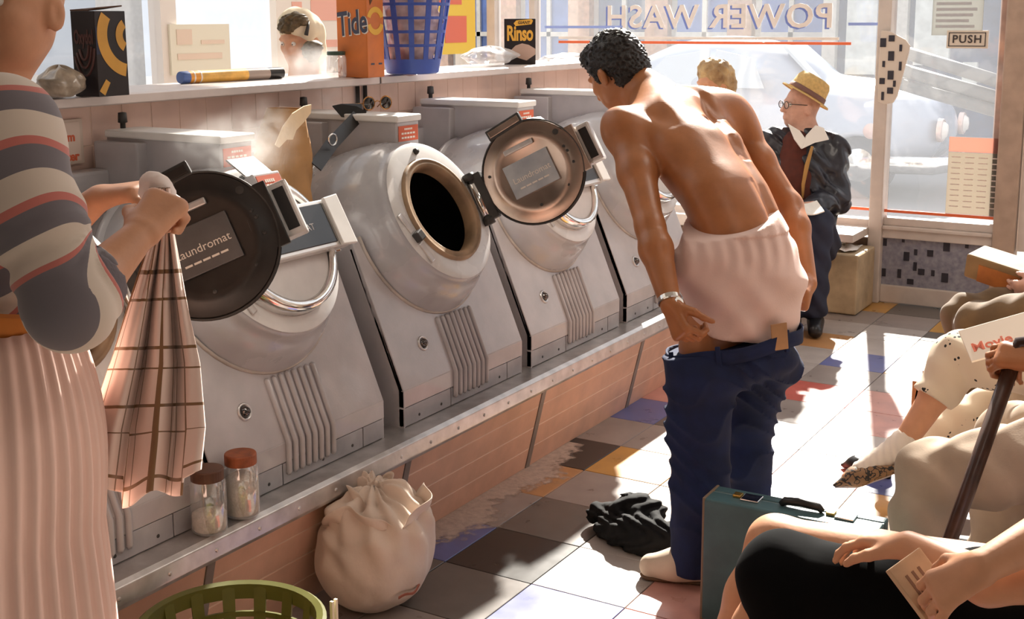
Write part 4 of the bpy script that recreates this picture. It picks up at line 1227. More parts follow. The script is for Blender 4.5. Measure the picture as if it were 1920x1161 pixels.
# black belt draped from the lid down into the gap on the left
bl_ = empty('leather_belt', (-2.6, 3.2, gz), 'black leather belt hanging off the machine lid beside the bag', 'belt')
pts = [Vector((-2.62, gy - 0.06, gz + 0.006)), Vector((-2.63, gy - 0.18, gz + 0.012)), OX(676, 212, -2.62), OX(650, 240, -2.60), OX(622, 270, -2.57), OX(604, 295, -2.54), OX(592, 312, -2.52)]
pts = pts[:2] + [p + (Vector((0, 0, EYE)) - p).normalized() * 0.07 for p in pts[2:]]
sm = []
for i in range(len(pts) - 1):
    for t in np.linspace(0, 1, 5, endpoint=False):
        sm.append(pts[i].lerp(pts[i + 1], t))
sm.append(pts[-1])
vs = []
mb = MB()
for i, p in enumerate(sm):
    t = (sm[min(i + 1, len(sm) - 1)] - sm[max(i - 1, 0)]).normalized()
    w = (t.cross(Vector((0.75, -0.6, 0.25)))).normalized() * 0.021
    vs += [p - w, p + w]
mb.add(vs, [(2 * i, 2 * i + 1, 2 * i + 3, 2 * i + 2) for i in range(len(sm) - 1)])
solidify(mb.build('strap', mat('black_leather', (0.012, 0.010, 0.010), 0.4, var=0.3), bl_), 0.004)
q = OX(624, 262, -2.555)
q = q + (Vector((0, 0, EYE)) - q).normalized() * 0.078
MB().tube([q + Vector((0, 0.02 * math.cos(t), 0.018 * math.sin(t))) for t in np.linspace(0, 2 * PI, 12, endpoint=False)], 0.003, 6, closed=True).build('buckle', m_chrome, bl_, True)
# two jars of powder on the plinth nosing
j1 = OZ(396, 985, 0.386)
j1.x = -2.098
m_rust = mat('rusty_lid', (0.26, 0.07, 0.025), 0.55, var=0.3, scale=40)
jar(Vector((-2.098, OX(392, 960, -2.098).y, 0.386)), 0.043, 0.158, 'glass jar with a little powder on the plinth, partly behind the towel', mat('dark_lid', (0.10, 0.04, 0.02), 0.5, var=0.3), 0.33, m_powder, 'powder jars', 0.026)
jar(Vector((-2.10, OX(449, 935, -2.10).y + 0.01, 0.386)), 0.043, 0.160, 'glass jar with rusty lid nearly full of powder on the plinth', m_rust, 0.66, m_powder, 'powder jars', 0.026)
# white cotton laundry sack on the floor
c0 = OZ(706, 1128, 0.0)
wb = empty('laundry_sack', (c0.x, c0.y, 0), 'bulging off-white cotton laundry sack standing by the plinth', 'laundry bag')
m_cot = mat('off_white_cotton', (0.62, 0.50, 0.41), 0.92, var=0.06, scale=10, bump=0.12, bscale=60, sheen=0.2)
S = SDF(0.005)
cz = lambda x, y, z: Vector((c0.x + x, c0.y + y, z))
S.ell(cz(0, 0, 0.14), (0.152, 0.178, 0.152), None, 0.04).ell(cz(0.01, 0.01, 0.23), (0.135, 0.162, 0.085), None, 0.05)
for (x, y, z, r) in ((-0.02, -0.10, 0.285, 0.05), (0.0, -0.045, 0.30, 0.055), (-0.03, 0.02, 0.325, 0.045), (0.03, 0.05, 0.30, 0.055), (-0.01, 0.09, 0.29, 0.045), (0.06, -0.02, 0.275, 0.05), (0.05, -0.09, 0.27, 0.04)):
    S.ell(cz(x, y, z), (r, r * 0.75, r * 0.85), ((1, 0.5, 0.2), (-0.5, 1, 0), (-0.2, 0, 1)), 0.012)
S.disp(lambda P: 0.005 * np.sin(55 * P[:, 1] + 40 * P[:, 2] + 2.5 * np.sin(30 * P[:, 0] + 20 * P[:, 2])) * np.clip((P[:, 2] - 0.10) * 8, 0.15, 1) + 0.004 * nz3(P, 45) + 0.007 * np.sin(13 * np.arctan2(P[:, 1] - c0.y, P[:, 0] - c0.x) + 18 * P[:, 2]) * np.clip((P[:, 2] - 0.13) * 7, 0, 1))
S.cut((0, 0, 0.001), (0, 0, -1))
S.build('sack', m_cot, wb)
for k, (a0_, a1_, h_, rr_) in enumerate(((-0.3, 1.5, 0.30, 0.13), (2.0, 4.0, 0.28, 0.12), (4.0, 5.9, 0.30, 0.12), (0.6, 2.4, 0.325, 0.06), (3.0, 5.6, 0.33, 0.05))):
    def ruffle(u, v, a0_=a0_, a1_=a1_, h_=h_, rr_=rr_, k=k):
        a = a0_ + (a1_ - a0_) * u
        r_ = rr_ * (1.0 + 0.12 * math.sin(5 * u + k)) + 0.02 * v + 0.010 * math.sin(14 * u + 3 * v + k)
        return cz(r_ * 0.9 * math.cos(a), r_ * 1.1 * math.sin(a), h_ - 0.045 + 0.072 * v * math.sin(PI * min(max(u, 0.03), 0.97)) + 0.008 * math.sin(11 * u + 2 * k))
    solidify(MB().grid(ruffle, 26, 8).build('gathered_edge', m_cot, wb, True), 0.002)
for k in range(2):
    MB().tube([cz(0.136, -0.03 - 0.05 + 0.1 * u, 0.075 + 0.004 * math.sin(9 * u) + 0.004 * k) + Vector((0.012 * (1 - (2 * u - 1) ** 2), 0, 0)) for u in np.linspace(0, 1, 12)], 0.002, 5).build('seam', mat('red_thread', (0.35, 0.12, 0.08), 0.8), wb)
# green plastic basket in the foreground
c0 = OZ(432, 1168, 0.32)
gb = empty('plastic_basket', (c0.x, c0.y, 0), 'olive green plastic laundry basket in the left foreground', 'laundry basket')
m_ol = mat('olive_plastic', (0.10, 0.10, 0.018), 0.4, var=0.1)
lattice(Vector((c0.x, c0.y, 0.0)), 0.145, 0.190, 0.32, 16, 4, m_ol, gb, 0.012, 0.035, 0.005, 0.05)
hp = OZ(626, 1133, 0.29)
for s in (-1, 1):
    MB().box((hp.x - 0.004, hp.y - 0.004 + s * 0.007, 0.235), (hp.x + 0.004, hp.y + 0.003 + s * 0.007, 0.30)).build('handle_prong', mat('pale_plastic', (0.75, 0.68, 0.5), 0.35), gb, False, 0.001)
# black garment crumpled on the floor at the man's feet
q = OZ(1190, 1005, 0.0)
S = SDF(0.006)
pr = random.Random(8)
for (px, py, z, r) in ((1130, 962, 0.045, 0.038), (1165, 965, 0.06, 0.045), (1190, 950, 0.085, 0.048), (1215, 962, 0.08, 0.045), (1150, 990, 0.03, 0.045), (1190, 995, 0.045, 0.06), (1225, 1000, 0.05, 0.055), (1205, 1020, 0.025, 0.045), (1250, 1010, 0.04, 0.045), (1165, 1005, 0.025, 0.035)):
    p = OZ(px, py, z)
    S.ell(p, (r * 1.15, r, r * 0.8), ((1, 0.6, 0.1), (-0.6, 1, 0), (-0.1, 0, 1)), 0.02)
S.disp(lambda P: -0.011 * np.abs(np.sin(45 * P[:, 0] + 32 * P[:, 1] + 3 * np.sin(40 * P[:, 2] + 20 * P[:, 1]))) + 0.004 * nz3(P, 90)).cut((0, 0, 0.002), (0, 0, -1))
bs = tag(S.build('black_shirt', mat('black_cloth', (0.003, 0.003, 0.0035), 0.9)), 'black garment lying in a heap on the sunlit floor', 'clothing')
# pale suitcase by the door
a_, b_ = OZ(1532, 585, 0), OZ(1605, 593, 0)
sc_ = empty('suitcase', ((a_ + b_) / 2).to_tuple()[:2] + (0,), 'worn tan suitcase standing on end beside the door', 'suitcase')
SX0, SX1, SY0, SY1, SZ = a_.x, b_.x, a_.y, a_.y + 0.34, 0.335
m_tan = mat('suitcase_tan', (0.46, 0.35, 0.22), 0.65, var=0.2, scale=9, bump=0.08)
MB().box((SX0 + 0.045, SY0, 0.003), (SX1, SY1, SZ)).build('shell', m_tan, sc_, False, 0.016, 3)
MB().box((SX0, SY0 + 0.002, 0.003), (SX0 + 0.041, SY1 - 0.002, SZ - 0.002)).build('lid', m_tan, sc_, False, 0.016, 3)
MB().box((SX0 + 0.036, SY0 + 0.006, 0.008), (SX0 + 0.05, SY1 - 0.006, SZ - 0.006)).build('seam', m_strip, sc_)
MB().tube([(SX0 + 0.07, SY0 + 0.10, SZ), (SX0 + 0.07, SY0 + 0.11, SZ + 0.03), (SX0 + 0.07, SY0 + 0.22, SZ + 0.03), (SX0 + 0.07, SY0 + 0.23, SZ)], 0.008, 8).build('handle', mat('handle_cream', (0.66, 0.58, 0.48), 0.5), sc_, True)
nw = MB().grid(lambda u, v: Vector((SX0 + 0.06 + 0.11 * u, SY0 + 0.04 + 0.2 * v, SZ + 0.006 + 0.012 * abs(math.sin(5 * u + 3 * v)))), 10, 10).build('folded_paper', mat('white_paper', (0.8, 0.78, 0.74), 0.8))
solidify(nw, 0.001)
tag(nw, 'crumpled white paper on top of the tan suitcase', 'paper')
# teal attache case standing in front of the seats
a_ = OZ(1318, 935, 0.345)
a_.z = 0
ex = Vector((1, 0.02, 0)).normalized()
ey = Vector((-0.02, 1, 0))
KM = frame(a_, ex, ey)
ac = empty('attache_case', a_ + ex * 0.2, 'teal attache case with chrome latches standing upright by the seats', 'briefcase')
m_teal = mat('teal_leatherette', (0.055, 0.115, 0.13), 0.45, var=0.15, scale=14, bump=0.05)
KW, KD, KH = 0.46, 0.11, 0.345
MB().box((0, 0, 0.002), (KW, KD * 0.62, KH), KM).build('shell', m_teal, ac, False, 0.008, 3)
MB().box((0, KD * 0.64, 0.002), (KW, KD, KH), KM).build('lid', m_teal, ac, False, 0.008, 3)
MB().box((0.003, KD * 0.60, 0.006), (KW - 0.003, KD * 0.66, KH - 0.003), KM).build('metal_edge', m_bar, ac)
MB().box((-0.002, 0.0, 0.0), (0.006, KD, KH + 0.002), KM).build('end_binding', mat('case_binding', (0.20, 0.14, 0.09), 0.5), ac, False, 0.003)
for x in (0.115, KW - 0.095):
    lt_ = MB().box((x - 0.025, KD * 0.30, KH), (x + 0.025, KD * 0.72, KH + 0.006), KM).build('latch', m_chrome, ac, False, 0.002)
    MB().box((x - 0.05, KD * 0.42, KH), (x - 0.028, KD * 0.66, KH + 0.008), KM).build('latch_button', mat('brass', (0.55, 0.36, 0.10), 0.3, metal=0.9), lt_, False, 0.002)
MB().tube([KM @ Vector(p) for p in ((0.195, KD * 0.5, KH + 0.004), (0.205, KD * 0.5, KH + 0.014), (0.25, KD * 0.5, KH + 0.018), (0.295, KD * 0.5, KH + 0.014), (0.305, KD * 0.5, KH + 0.004))], [0.008, 0.011, 0.012, 0.011, 0.008], 8).build('handle', mat('handle_black', (0.02, 0.02, 0.02), 0.35), ac, True)

# ================================================================== PEOPLE
RH = Vector((cr.x, cr.y, 0)).normalized()
FH = Vector((cf.x, cf.y, 0)).normalized()
ZV = Vector((0, 0, 1))


def facing(phi):
    """horizontal direction turned phi degrees to the left of the camera's; returns forward and left"""
    a = math.radians(phi)
    return (-RH * math.sin(a) + FH * math.cos(a)), (-RH * math.cos(a) - FH * math.sin(a))


def hand(S, w, d, n, side, curl=(0.5, 0.55, 0.6, 0.65), s=1.0, thumb=0.5, spread=0.12):
    """palm and five fingers added to S: wrist w, pointing d, palm looking along n, thumb on +side of d x n"""
    d = Vector(d).normalized()
    n = Vector(n)
    n = (n - d * n.dot(d)).normalized()
    l = d.cross(n) * side
    for o in (-0.026, -0.009, 0.009, 0.026):
        S.cap(w + d * 0.012 * s + l * o * 0.55 * s, w + d * 0.088 * s + l * o * s, 0.017 * s, 0.0135 * s, 0.014)
    for i, (o, L) in enumerate(((0.030, 0.92), (0.010, 1.02), (-0.010, 0.96), (-0.029, 0.78))):
        p = w + d * (0.088 - 0.004 * abs(i - 1)) * s + l * o * s
        a = 0.0
        c = curl[i]
        dd = (d + l * spread * (1.5 - i) * 0.6).normalized()
        for j, (ln, r0, r1) in enumerate(((0.046, 0.0098, 0.0088), (0.028, 0.0088, 0.0078), (0.021, 0.0078, 0.0068))):
            a += c * (0.9 if j == 0 else 1.0)
            v = (dd * math.cos(a) + n * math.sin(a)).normalized()
            e = p + v * ln * L * s
            S.cap(p, e, r0 * s, r1 * s, 0.005)
            p = e
    p = w + d * 0.025 * s + l * 0.026 * s + n * 0.006 * s
    v1 = (d * 0.72 + l * 0.62 + n * thumb * 0.6).normalized()
    v2 = (d * 0.9 + l * 0.15 + n * thumb).normalized()
    S.cap(p, p + v1 * 0.042 * s, 0.015 * s, 0.0115 * s, 0.012)
    S.cap(p + v1 * 0.042 * s, p + v1 * 0.042 * s + v2 * 0.03 * s, 0.0112 * s, 0.0095 * s, 0.006)
    S.cap(p + v1 * 0.042 * s + v2 * 0.03 * s, p + v1 * 0.042 * s + v2 * 0.03 * s + (v2 + n * 0.3) * 0.022 * s, 0.0095 * s, 0.0075 * s, 0.005)


def head(S, c, fw, up, s=1.0, nb=None, neck_r=0.055):
    fw = Vector(fw).normalized()
    up = Vector(up)
    up = (up - fw * up.dot(fw)).normalized()
    sd_ = up.cross(fw)
    A = (fw, sd_, up)
    P = lambda a, b, e: c + (fw * a + sd_ * b + up * e) * s
    S.ell(P(-0.012, 0, 0.028), (0.098 * s, 0.077 * s, 0.095 * s), A, 0.03)
    S.ell(P(0.030, 0, -0.035), (0.062 * s, 0.060 * s, 0.075 * s), A, 0.04)
    S.ell(P(0.052, 0, -0.088), (0.034 * s, 0.034 * s, 0.026 * s), A, 0.03)
    for b in (-1, 1):
        S.ell(P(0.030, 0.038 * b, -0.058), (0.040 * s, 0.022 * s, 0.034 * s), A, 0.03)
        S.ell(P(0.062, 0.036 * b, -0.016), (0.026 * s, 0.024 * s, 0.020 * s), A, 0.02)
        S.cap(P(0.083, 0.012 * b, 0.030), P(0.074, 0.05 * b, 0.028), 0.010 * s, 0.008 * s, 0.012)
        S.ell(P(0.092, 0.032 * b, 0.010), (0.013 * s, 0.016 * s, 0.010 * s), A, 0.01, True)
        S.ell(P(-0.008, 0.080 * b, -0.012), (0.021 * s, 0.010 * s, 0.033 * s), ((fw * 0.95 + sd_ * -0.3 * b), (sd_ + fw * 0.3 * b), up), 0.008)
        S.ell(P(0.0, 0.090 * b, -0.010), (0.010 * s, 0.006 * s, 0.017 * s), A, 0.006, True)
    S.cap(P(0.088, 0, 0.018), P(0.112, 0, -0.022), 0.0085 * s, 0.0125 * s, 0.008)
    for b in (-1, 1):
        S.cap(P(0.100, 0.008 * b, -0.026), P(0.097, 0.011 * b, -0.027), 0.008 * s, 0.007 * s, 0.006)
    S.cap(P(0.091, -0.018, -0.056), P(0.091, 0.018, -0.056), 0.0065 * s, 0.0065 * s, 0.006)
    S.cap(P(0.089, -0.015, -0.067), P(0.089, 0.015, -0.067), 0.007 * s, 0.007 * s, 0.006)
    if nb is not None:
        S.cap(P(-0.028, 0, -0.055), nb, neck_r, neck_r * 1.12, 0.03)
    return P


def eyes(P, parent, s=1.0):
    for b in (-1, 1):
        c = P(0.080, 0.031 * b, 0.010)
        e = MB().lathe([(0.0, -0.011 * s), (0.006 * s, -0.0092 * s), (0.0098 * s, -0.005 * s), (0.011 * s, 0), (0.0098 * s, 0.005 * s), (0.006 * s, 0.0092 * s), (0.0, 0.011 * s)], Matrix.Translation(c), 14).build('eye', mat('eye_white', (0.7, 0.66, 0.6), 0.2), parent, True)
        q = P(0.090, 0.031 * b, 0.009)
        MB().lathe([(0.0, -0.004 * s), (0.004 * s, 0), (0.0, 0.004 * s)], Matrix.Translation(q), 10).build('iris', mat('iris_dark', (0.03, 0.02, 0.015), 0.2), e, True)


def short_hair(HP, fw, parent, material, full=0.0, vx=0.008):
    fw = Vector(fw).normalized()
    A = (fw, fw.cross(ZV), fw.cross(ZV).cross(fw) * -1)
    S = SDF(vx)
    S.ell(HP(-0.024, 0, 0.042), (0.104, 0.086 + full, 0.094 + full), A, 0.02).ell(HP(-0.062, 0, -0.01), (0.055, 0.078 + full, 0.075 + full), A, 0.03)
    S.ell(HP(0.112, 0, -0.025), (0.075, 0.09, 0.088), A, 0.012, True)
    S.disp(lambda P: 0.004 * nz3(P, 80))
    return S.build('hair', material, parent)


def person(loc, label):
    return empty('person', loc, label, 'person')


SKIN = mat('skin_tanned', (0.38, 0.145, 0.052), 0.40, var=0.10, scale=18, bump=0.03, bscale=140, spec=0.45)
SKINF = mat('skin_fair', (0.60, 0.30, 0.17), 0.5, var=0.08, scale=20, bump=0.03, bscale=140)
SKINP = mat('skin_pink', (0.60, 0.34, 0.25), 0.55, var=0.12, scale=24)

# ---------------------------------------------------------------- the man undressing
hF, hL = facing(42)
T = person((-1.32, 3.3, 0), 'bare-backed young man bending forward, pulling down his blue jeans')
S = SDF(0.005)
pel, wai, che, upc, nkb = W(1390, 545, 3.68), W(1386, 440, 3.68), W(1312, 305, 3.84), W(1264, 238, 3.99), W(1220, 180, 4.09)
tax = (nkb - wai).normalized()
tb = -(hF - tax * tax.dot(hF)).normalized()         # back normal
S.chain([pel, wai], [0.160, 0.140], 0.05, tb, 0.74)
S.chain([wai, W(1362, 375, 3.73), che], [0.140, 0.156, 0.168], 0.05, tb, 0.66)
S.chain([che, upc], [0.168, 0.150], 0.05, tb, 0.64)
S.cap(upc, nkb, 0.10, 0.066, 0.06)
shL, shR = W(1176, 245, 3.84), W(1378, 236, 4.09)
elL, wrL = W(1219, 425, 3.60), W(1257, 570, 3.45)
elR, wrR = W(1480, 385, 3.95), W(1514, 532, 3.78)
for sh, el, wr, sg in ((shL, elL, wrL, 1), (shR, elR, wrR, -1)):
    S.cap(upc + hL * sg * 0.07 + tb * 0.03, sh, 0.085, 0.070, 0.06)
    S.ell(sh + (el - sh) * 0.08, (0.066, 0.066, 0.085), (hL, tb, (el - sh)), 0.04)
    S.chain([sh, sh.lerp(el, 0.45), el], [0.062, 0.055, 0.041] if sg > 0 else [0.054, 0.048, 0.038], 0.03)
    S.chain([el, el.lerp(wr, 0.3), wr], [0.042, 0.047, 0.029], 0.02)
    # shoulder blades and lats
    S.ell(che.lerp(upc, 0.55) + hL * sg * 0.088 + tb * 0.074, (0.052, 0.026, 0.085), (hL, tb, tax), 0.05)
    S.ell(che + hL * sg * 0.135 + tb * 0.015, (0.040, 0.05, 0.12), (hL, tb, tax - hL * sg * 0.25), 0.04)
    S.chain([wai + hL * sg * 0.040 + tb * 0.076, che + hL * sg * 0.040 + tb * 0.084, upc + hL * sg * 0.034 + tb * 0.066], [0.028, 0.026, 0.022], 0.05)
    S.cap(upc + hL * sg * 0.12 + tb * 0.03, nkb + (upc - nkb) * -0.25 + tb * 0.01, 0.04, 0.045, 0.05)
S.ell(W(1296, 206, 4.02), (0.115, 0.075, 0.062), (RH - ZV * 0.1, FH, ZV), 0.06)
S.ell(W(1352, 204, 4.06), (0.075, 0.065, 0.055), (RH, FH, ZV), 0.06)
hipL, hipR = pel + hL * 0.09 - ZV * 0.08, pel - hL * 0.09 - ZV * 0.08
kneL, ankL, kneR, ankR = W(1311, 815, 3.62), W(1302, 1035, 3.60), W(1405, 810, 3.82), W(1402, 985, 3.88)
for hp_, kn_, an_ in ((hipL, kneL, ankL), (hipR, kneR, ankR)):
    S.chain([hp_, kn_, an_], [0.088, 0.055, 0.038], 0.04)
S.chain([W(1335, 560, 3.62), W(1322, 650, 3.61)], [0.080, 0.074], 0.05)
hc = W(1156, 138, 4.17)
hfw = (hF * 0.90 - hL * 0.04 - ZV * 0.66).normalized()
hup = (ZV * 0.75 + hF * 0.60 + hL * 0.02).normalized()
HP = head(S, hc, hfw, hup, 0.99, nkb + tb * 0.005, 0.056)
hand(S, wrL, (W(1290, 655, 3.40) - wrL), -hL * 0.1 + RH * 0.9 + FH * 0.5, 1, (1.0, 1.05, 1.1, 1.15), 1.0, 0.9)
hand(S, wrR, (W(1503, 598, 3.64) - wrR), -RH * 0.9 + FH * 0.2, -1, (1.0, 1.05, 1.1, 1.15), 0.98, 0.9)
spine = [nkb + tb * 0.10, upc + tb * 0.115, che + tb * 0.125, wai + tb * 0.11, pel + tb * 0.12]


def groove(P):
    d2 = np.full(len(P), 9.0)
    for a, b in zip(spine, spine[1:]):
        a_, b_ = np.array(a), np.array(b)
        d = b_ - a_
        t = np.clip((P - a_) @ d / (d @ d), 0, 1)
        V = P - (a_ + t[:, None] * d)
        lat = V @ np.array(hL)
        nb = V @ np.array(tb)
        m_ = np.where(np.abs(nb) < 0.06, lat ** 2, 9.0)
        d2 = np.minimum(d2, m_ + np.maximum((V ** 2).sum(1) - 0.01, 0))
    return 0.012 * np.exp(-d2 / 0.022 ** 2)


S.disp(groove)
body = S.build('body', SKIN, T)
eyes(HP, T)
# hair
S = SDF(0.004)
hA = (hfw, hup.cross(hfw), hup)
S.ell(HP(-0.022, 0, 0.046), (0.102, 0.087, 0.094), hA, 0.02)
S.ell(HP(-0.066, 0, -0.005), (0.058, 0.078, 0.085), hA, 0.03)
S.ell(HP(-0.050, 0, -0.055), (0.045, 0.062, 0.045), hA, 0.03)
S.ell(HP(0.045, 0, 0.105), (0.055, 0.062, 0.034), hA, 0.03)
for b in (-1, 1):
    S.cap(HP(0.022, 0.073 * b, 0.035), HP(0.020, 0.073 * b, -0.016), 0.014, 0.007, 0.012)
S.ell(HP(0.118, 0, -0.01), (0.062, 0.08, 0.075), hA, 0.012, True)
rr = random.Random(5)
for k in range(110):
    a, b = rr.uniform(0, 2 * PI), rr.uniform(-0.1, 1.4)
    q = HP(-0.020 + 0.100 * math.cos(a) * math.cos(b), 0.084 * math.sin(a) * math.cos(b), 0.046 + 0.093 * math.sin(b))
    if (q - HP(0.105, 0, -0.02)).length > 0.088:
        S.ell(q - (q - HP(-0.02, 0, 0.046)).normalized() * 0.006, (0.014, 0.012, 0.010), [list(v) for v in Euler((rr.uniform(0, 6), rr.uniform(0, 6), rr.uniform(0, 6))).to_matrix()], 0.006)
S.disp(lambda P: 0.005 * np.sin(170 * P[:, 0] + 4 * np.sin(120 * P[:, 2])) * np.sin(190 * P[:, 1] + 3 * np.sin(110 * P[:, 0])))
S.build('hair', mat('black_hair', (0.012, 0.008, 0.006), 0.38, var=0.4, scale=60, spec=0.5, bump=0.5, bscale=300), T)
# boxer shorts
S = SDF(0.005)
bx0 = wai + ZV * 0.055
S.chain([W(1375, 418, 3.68), W(1389, 470, 3.68), W(1394, 530, 3.67), W(1398, 590, 3.66)], [0.146, 0.168, 0.182, 0.156], 0.05, tb, 0.80)
S.cap(W(1332, 505, 3.60), W(1374, 610, 3.57), 0.116, 0.084, 0.05)
S.cap(W(1434, 530, 3.72), W(1430, 595, 3.74), 0.100, 0.072, 0.05)
wtop = W(1385, 410, 3.68)


def boxers(P):
    hgt = (P - np.array(wtop)) @ np.array(ZV)
    lat = (P - np.array(wtop)) @ np.array(RH)
    g1 = 0.004 * np.sin(lat * 150 + 2 * np.sin(hgt * 20)) * np.exp(-((hgt + 0.06) / 0.05) ** 2)
    g2 = 0.0055 * np.sin(55 * (hgt * 0.9 + lat * 0.55) + 2.2 * np.sin(lat * 14)) * np.clip(-(hgt + 0.06) * 8, 0, 1)
    g3 = 0.004 * np.sin(38 * (hgt - lat * 1.1) + 1.4)
    band = -0.006 * ((hgt > -0.028) & (hgt < 0.05))
    return g1 + g2 + g3 * np.clip(-(hgt + 0.05) * 6, 0, 1) + band


S.disp(boxers)
S.cut(W(1385, 407, 3.66), ZV * 1.0 - RH * 0.18 - FH * 0.15)
S.cut(W(1400, 628, 3.60), -ZV * 1.0 - RH * 0.10)
S.build('boxer_shorts', mat('pink_white_cotton', (0.72, 0.52, 0.46), 0.9, var=0.04, scale=8, bump=0.08, bscale=200, sheen=0.2), T)
# jeans slipping down, with waistband, patch and turned hems
S = SDF(0.006)
jc = W(1377, 660, 3.62)
S.ell(W(1376, 668, 3.63), (0.192, 0.150, 0.070), (RH + ZV * 0.12, FH, ZV), 0.04)
S.ell(W(1330, 700, 3.58), (0.118, 0.11, 0.085), (RH, FH, ZV), 0.04)
S.ell(W(1425, 680, 3.70), (0.115, 0.11, 0.085), (RH, FH, ZV), 0.04)
S.chain([W(1312, 700, 3.58), W(1311, 780, 3.60), kneL, W(1314, 930, 3.60), W(1302, 1060, 3.60)], [0.098, 0.090, 0.088, 0.084, 0.070], 0.03)
S.chain([W(1425, 690, 3.70), W(1405, 790, 3.80), W(1404, 860, 3.84), W(1402, 940, 3.88), W(1400, 1000, 3.90)], [0.100, 0.070, 0.068, 0.066, 0.066], 0.03)


def denim(P):
    h = P[:, 2]
    l_ = P @ np.array(RH)
    a = 40 * h + 16 * l_ + 2.6 * np.sin(18 * l_ + 11 * h)
    return (0.016 * np.abs(np.sin(a)) ** 0.6 - 0.010) * np.clip((0.68 - np.abs(h - 0.55)) * 1.5, 0.2, 1) + 0.003 * nz3(P, 40)


S.disp(denim)
S.cut(W(1376, 640, 3.62), ZV - RH * 0.20 + FH * 0.10)
S.cut((0, 0, 0.035), -ZV)
m_denim = mat('dark_blue_denim', (0.008, 0.016, 0.060), 0.85, var=0.25, scale=14, bump=0.12, bscale=300)
jn = S.build('jeans', m_denim, T)
ring = []
for k in range(36):
    a = 2 * PI * k / 36
    ring.append(W(1376, 648, 3.62) + RH * 0.190 * math.cos(a) + FH * 0.145 * math.sin(a) + ZV * (0.040 * math.cos(a) - 0.015 * math.sin(a) + 0.004 * math.sin(5 * a)))
mb = MB()
mb.grid(lambda u, v: ring[int(round(u * 36)) % 36] + ZV * (v - 0.5) * 0.042 + (ring[int(round(u * 36)) % 36] - jc) * 0.02, 36, 3, True)
solidify(mb.build('waistband', m_denim, jn, True), 0.006)
for k in (20, 25, 31):
    p = ring[k]
    MB().box((-0.007, -0.032, -0.003), (0.007, 0.032, 0.006), frame(p + (p - jc) * 0.03, (ring[(k + 1) % 36] - ring[k - 1]), ZV)).build('belt_loop', m_denim, jn, False, 0.002)
p = W(1461, 630, 3.485)
MB().box((-0.024, -0.04, 0), (0.024, 0.036, 0.004), frame(p, RH + FH * 0.2 + ZV * 0.1, ZV - RH * 0.12)).build('leather_patch', mat('patch_tan', (0.44, 0.24, 0.11), 0.6, var=0.15), jn, False, 0.002)
# shoes
for an_, toe in ((ankL, OZ(1222, 1062, 0.035)), (ankR, OZ(1335, 992, 0.035))):
    toe.z = 0.036
    S = SDF(0.005)
    heel = Vector((an_.x, an_.y, 0.045)) + (an_ - toe).normalized() * 0.03
    heel.z = 0.045
    S.chain([heel, heel.lerp(toe, 0.55), toe], [0.042, 0.046, 0.036], 0.03)
    S.cap(heel + ZV * 0.03, heel.lerp(toe, 0.4) + ZV * 0.012, 0.036, 0.04, 0.03)
    S.cut((0, 0, 0.012), -ZV)
    sh_ = S.build('shoe', mat('tan_suede', (0.64, 0.52, 0.40), 0.8, var=0.1), T)
    S = SDF(0.005)
    S.chain([heel - ZV * 0.01, toe - ZV * 0.006], [0.045, 0.040], 0.02)
    S.cut((0, 0, 0.014), ZV).cut((0, 0, 0.0), -ZV)
    S.build('sole', mat('sole_brown', (0.16, 0.09, 0.05), 0.7), sh_)
# wrist watch
wd = (wrL - elL).normalized()
MB().lathe([(0.031, -0.009), (0.034, -0.006), (0.034, 0.006), (0.031, 0.009)], frame(wrL - wd * 0.012, wd.orthogonal(), wd.cross(wd.orthogonal())), 28).build('watch_strap', m_chrome, T, False)
MB().lathe([(0, 0.008), (0.013, 0.008), (0.015, 0.003), (0.015, 0)], frame(wrL - wd * 0.012 - hL * -0.0 + RH * 0.020 - FH * 0.026, wd, RH * 0.7 + FH * 0.6), 20).build('watch_case', m_chrome, T)

# ---------------------------------------------------------------- woman at the left with the towel
T = person((-1.62, 1.2, 0), 'woman in striped jumper and pink pleated skirt wringing a towel')
S = SDF(0.005)
wD = 2.05
sW, eW, rW = W(5, 262, 2.02), W(132, 575, 1.96), W(262, 440, 2.10)
s2, e2, r2 = W(-20, 250, 2.42), W(55, 480, 2.45), W(185, 372, 2.44)
nb_ = W(-50, 200, 2.2)
hd = W(22, 8, 2.20)
hfw = (-RH * 0.25 - FH * 0.95 - ZV * 0.05)
HP = head(S, hd, hfw, ZV + RH * 0.05, 1.0, nb_, 0.05)
tw, tc = W(-60, 575, 2.20), W(-70, 330, 2.20)
S.chain([nb_, tc, tw], [0.06, 0.15, 0.125], 0.06)
S.chain([sW, eW], [0.055, 0.042], 0.03).chain([eW, eW.lerp(rW, 0.3), rW], [0.042, 0.043, 0.027], 0.02)
S.chain([s2, e2], [0.055, 0.042], 0.03).chain([e2, e2.lerp(r2, 0.3), r2], [0.042, 0.041, 0.026], 0.02)
S.chain([tw, W(-55, 760, 2.2)], [0.12, 0.15], 0.05)
for o in (-0.09, 0.09):
    b0 = W(-55, 760, 2.2) + FH * o
    S.chain([b0, Vector((b0.x, b0.y, 0.48)), Vector((b0.x, b0.y, 0.07))], [0.08, 0.05, 0.035], 0.03)
    S.cap(Vector((b0.x, b0.y, 0.05)), Vector((b0.x, b0.y, 0.04)) + RH * 0.15, 0.038, 0.03, 0.02)
hand(S, rW, W(312, 378, 2.16) - rW, FH * 0.9 - ZV * 0.35, 1, (1.15, 1.2, 1.25, 1.3), 1.02, 0.7)
hand(S, r2, W(285, 352, 2.40) - r2, -ZV * 0.8 + RH * 0.3, 1, (0.45, 0.5, 0.6, 0.7), 1.05, 0.5, 0.05)
S.build('body', SKINF, T)
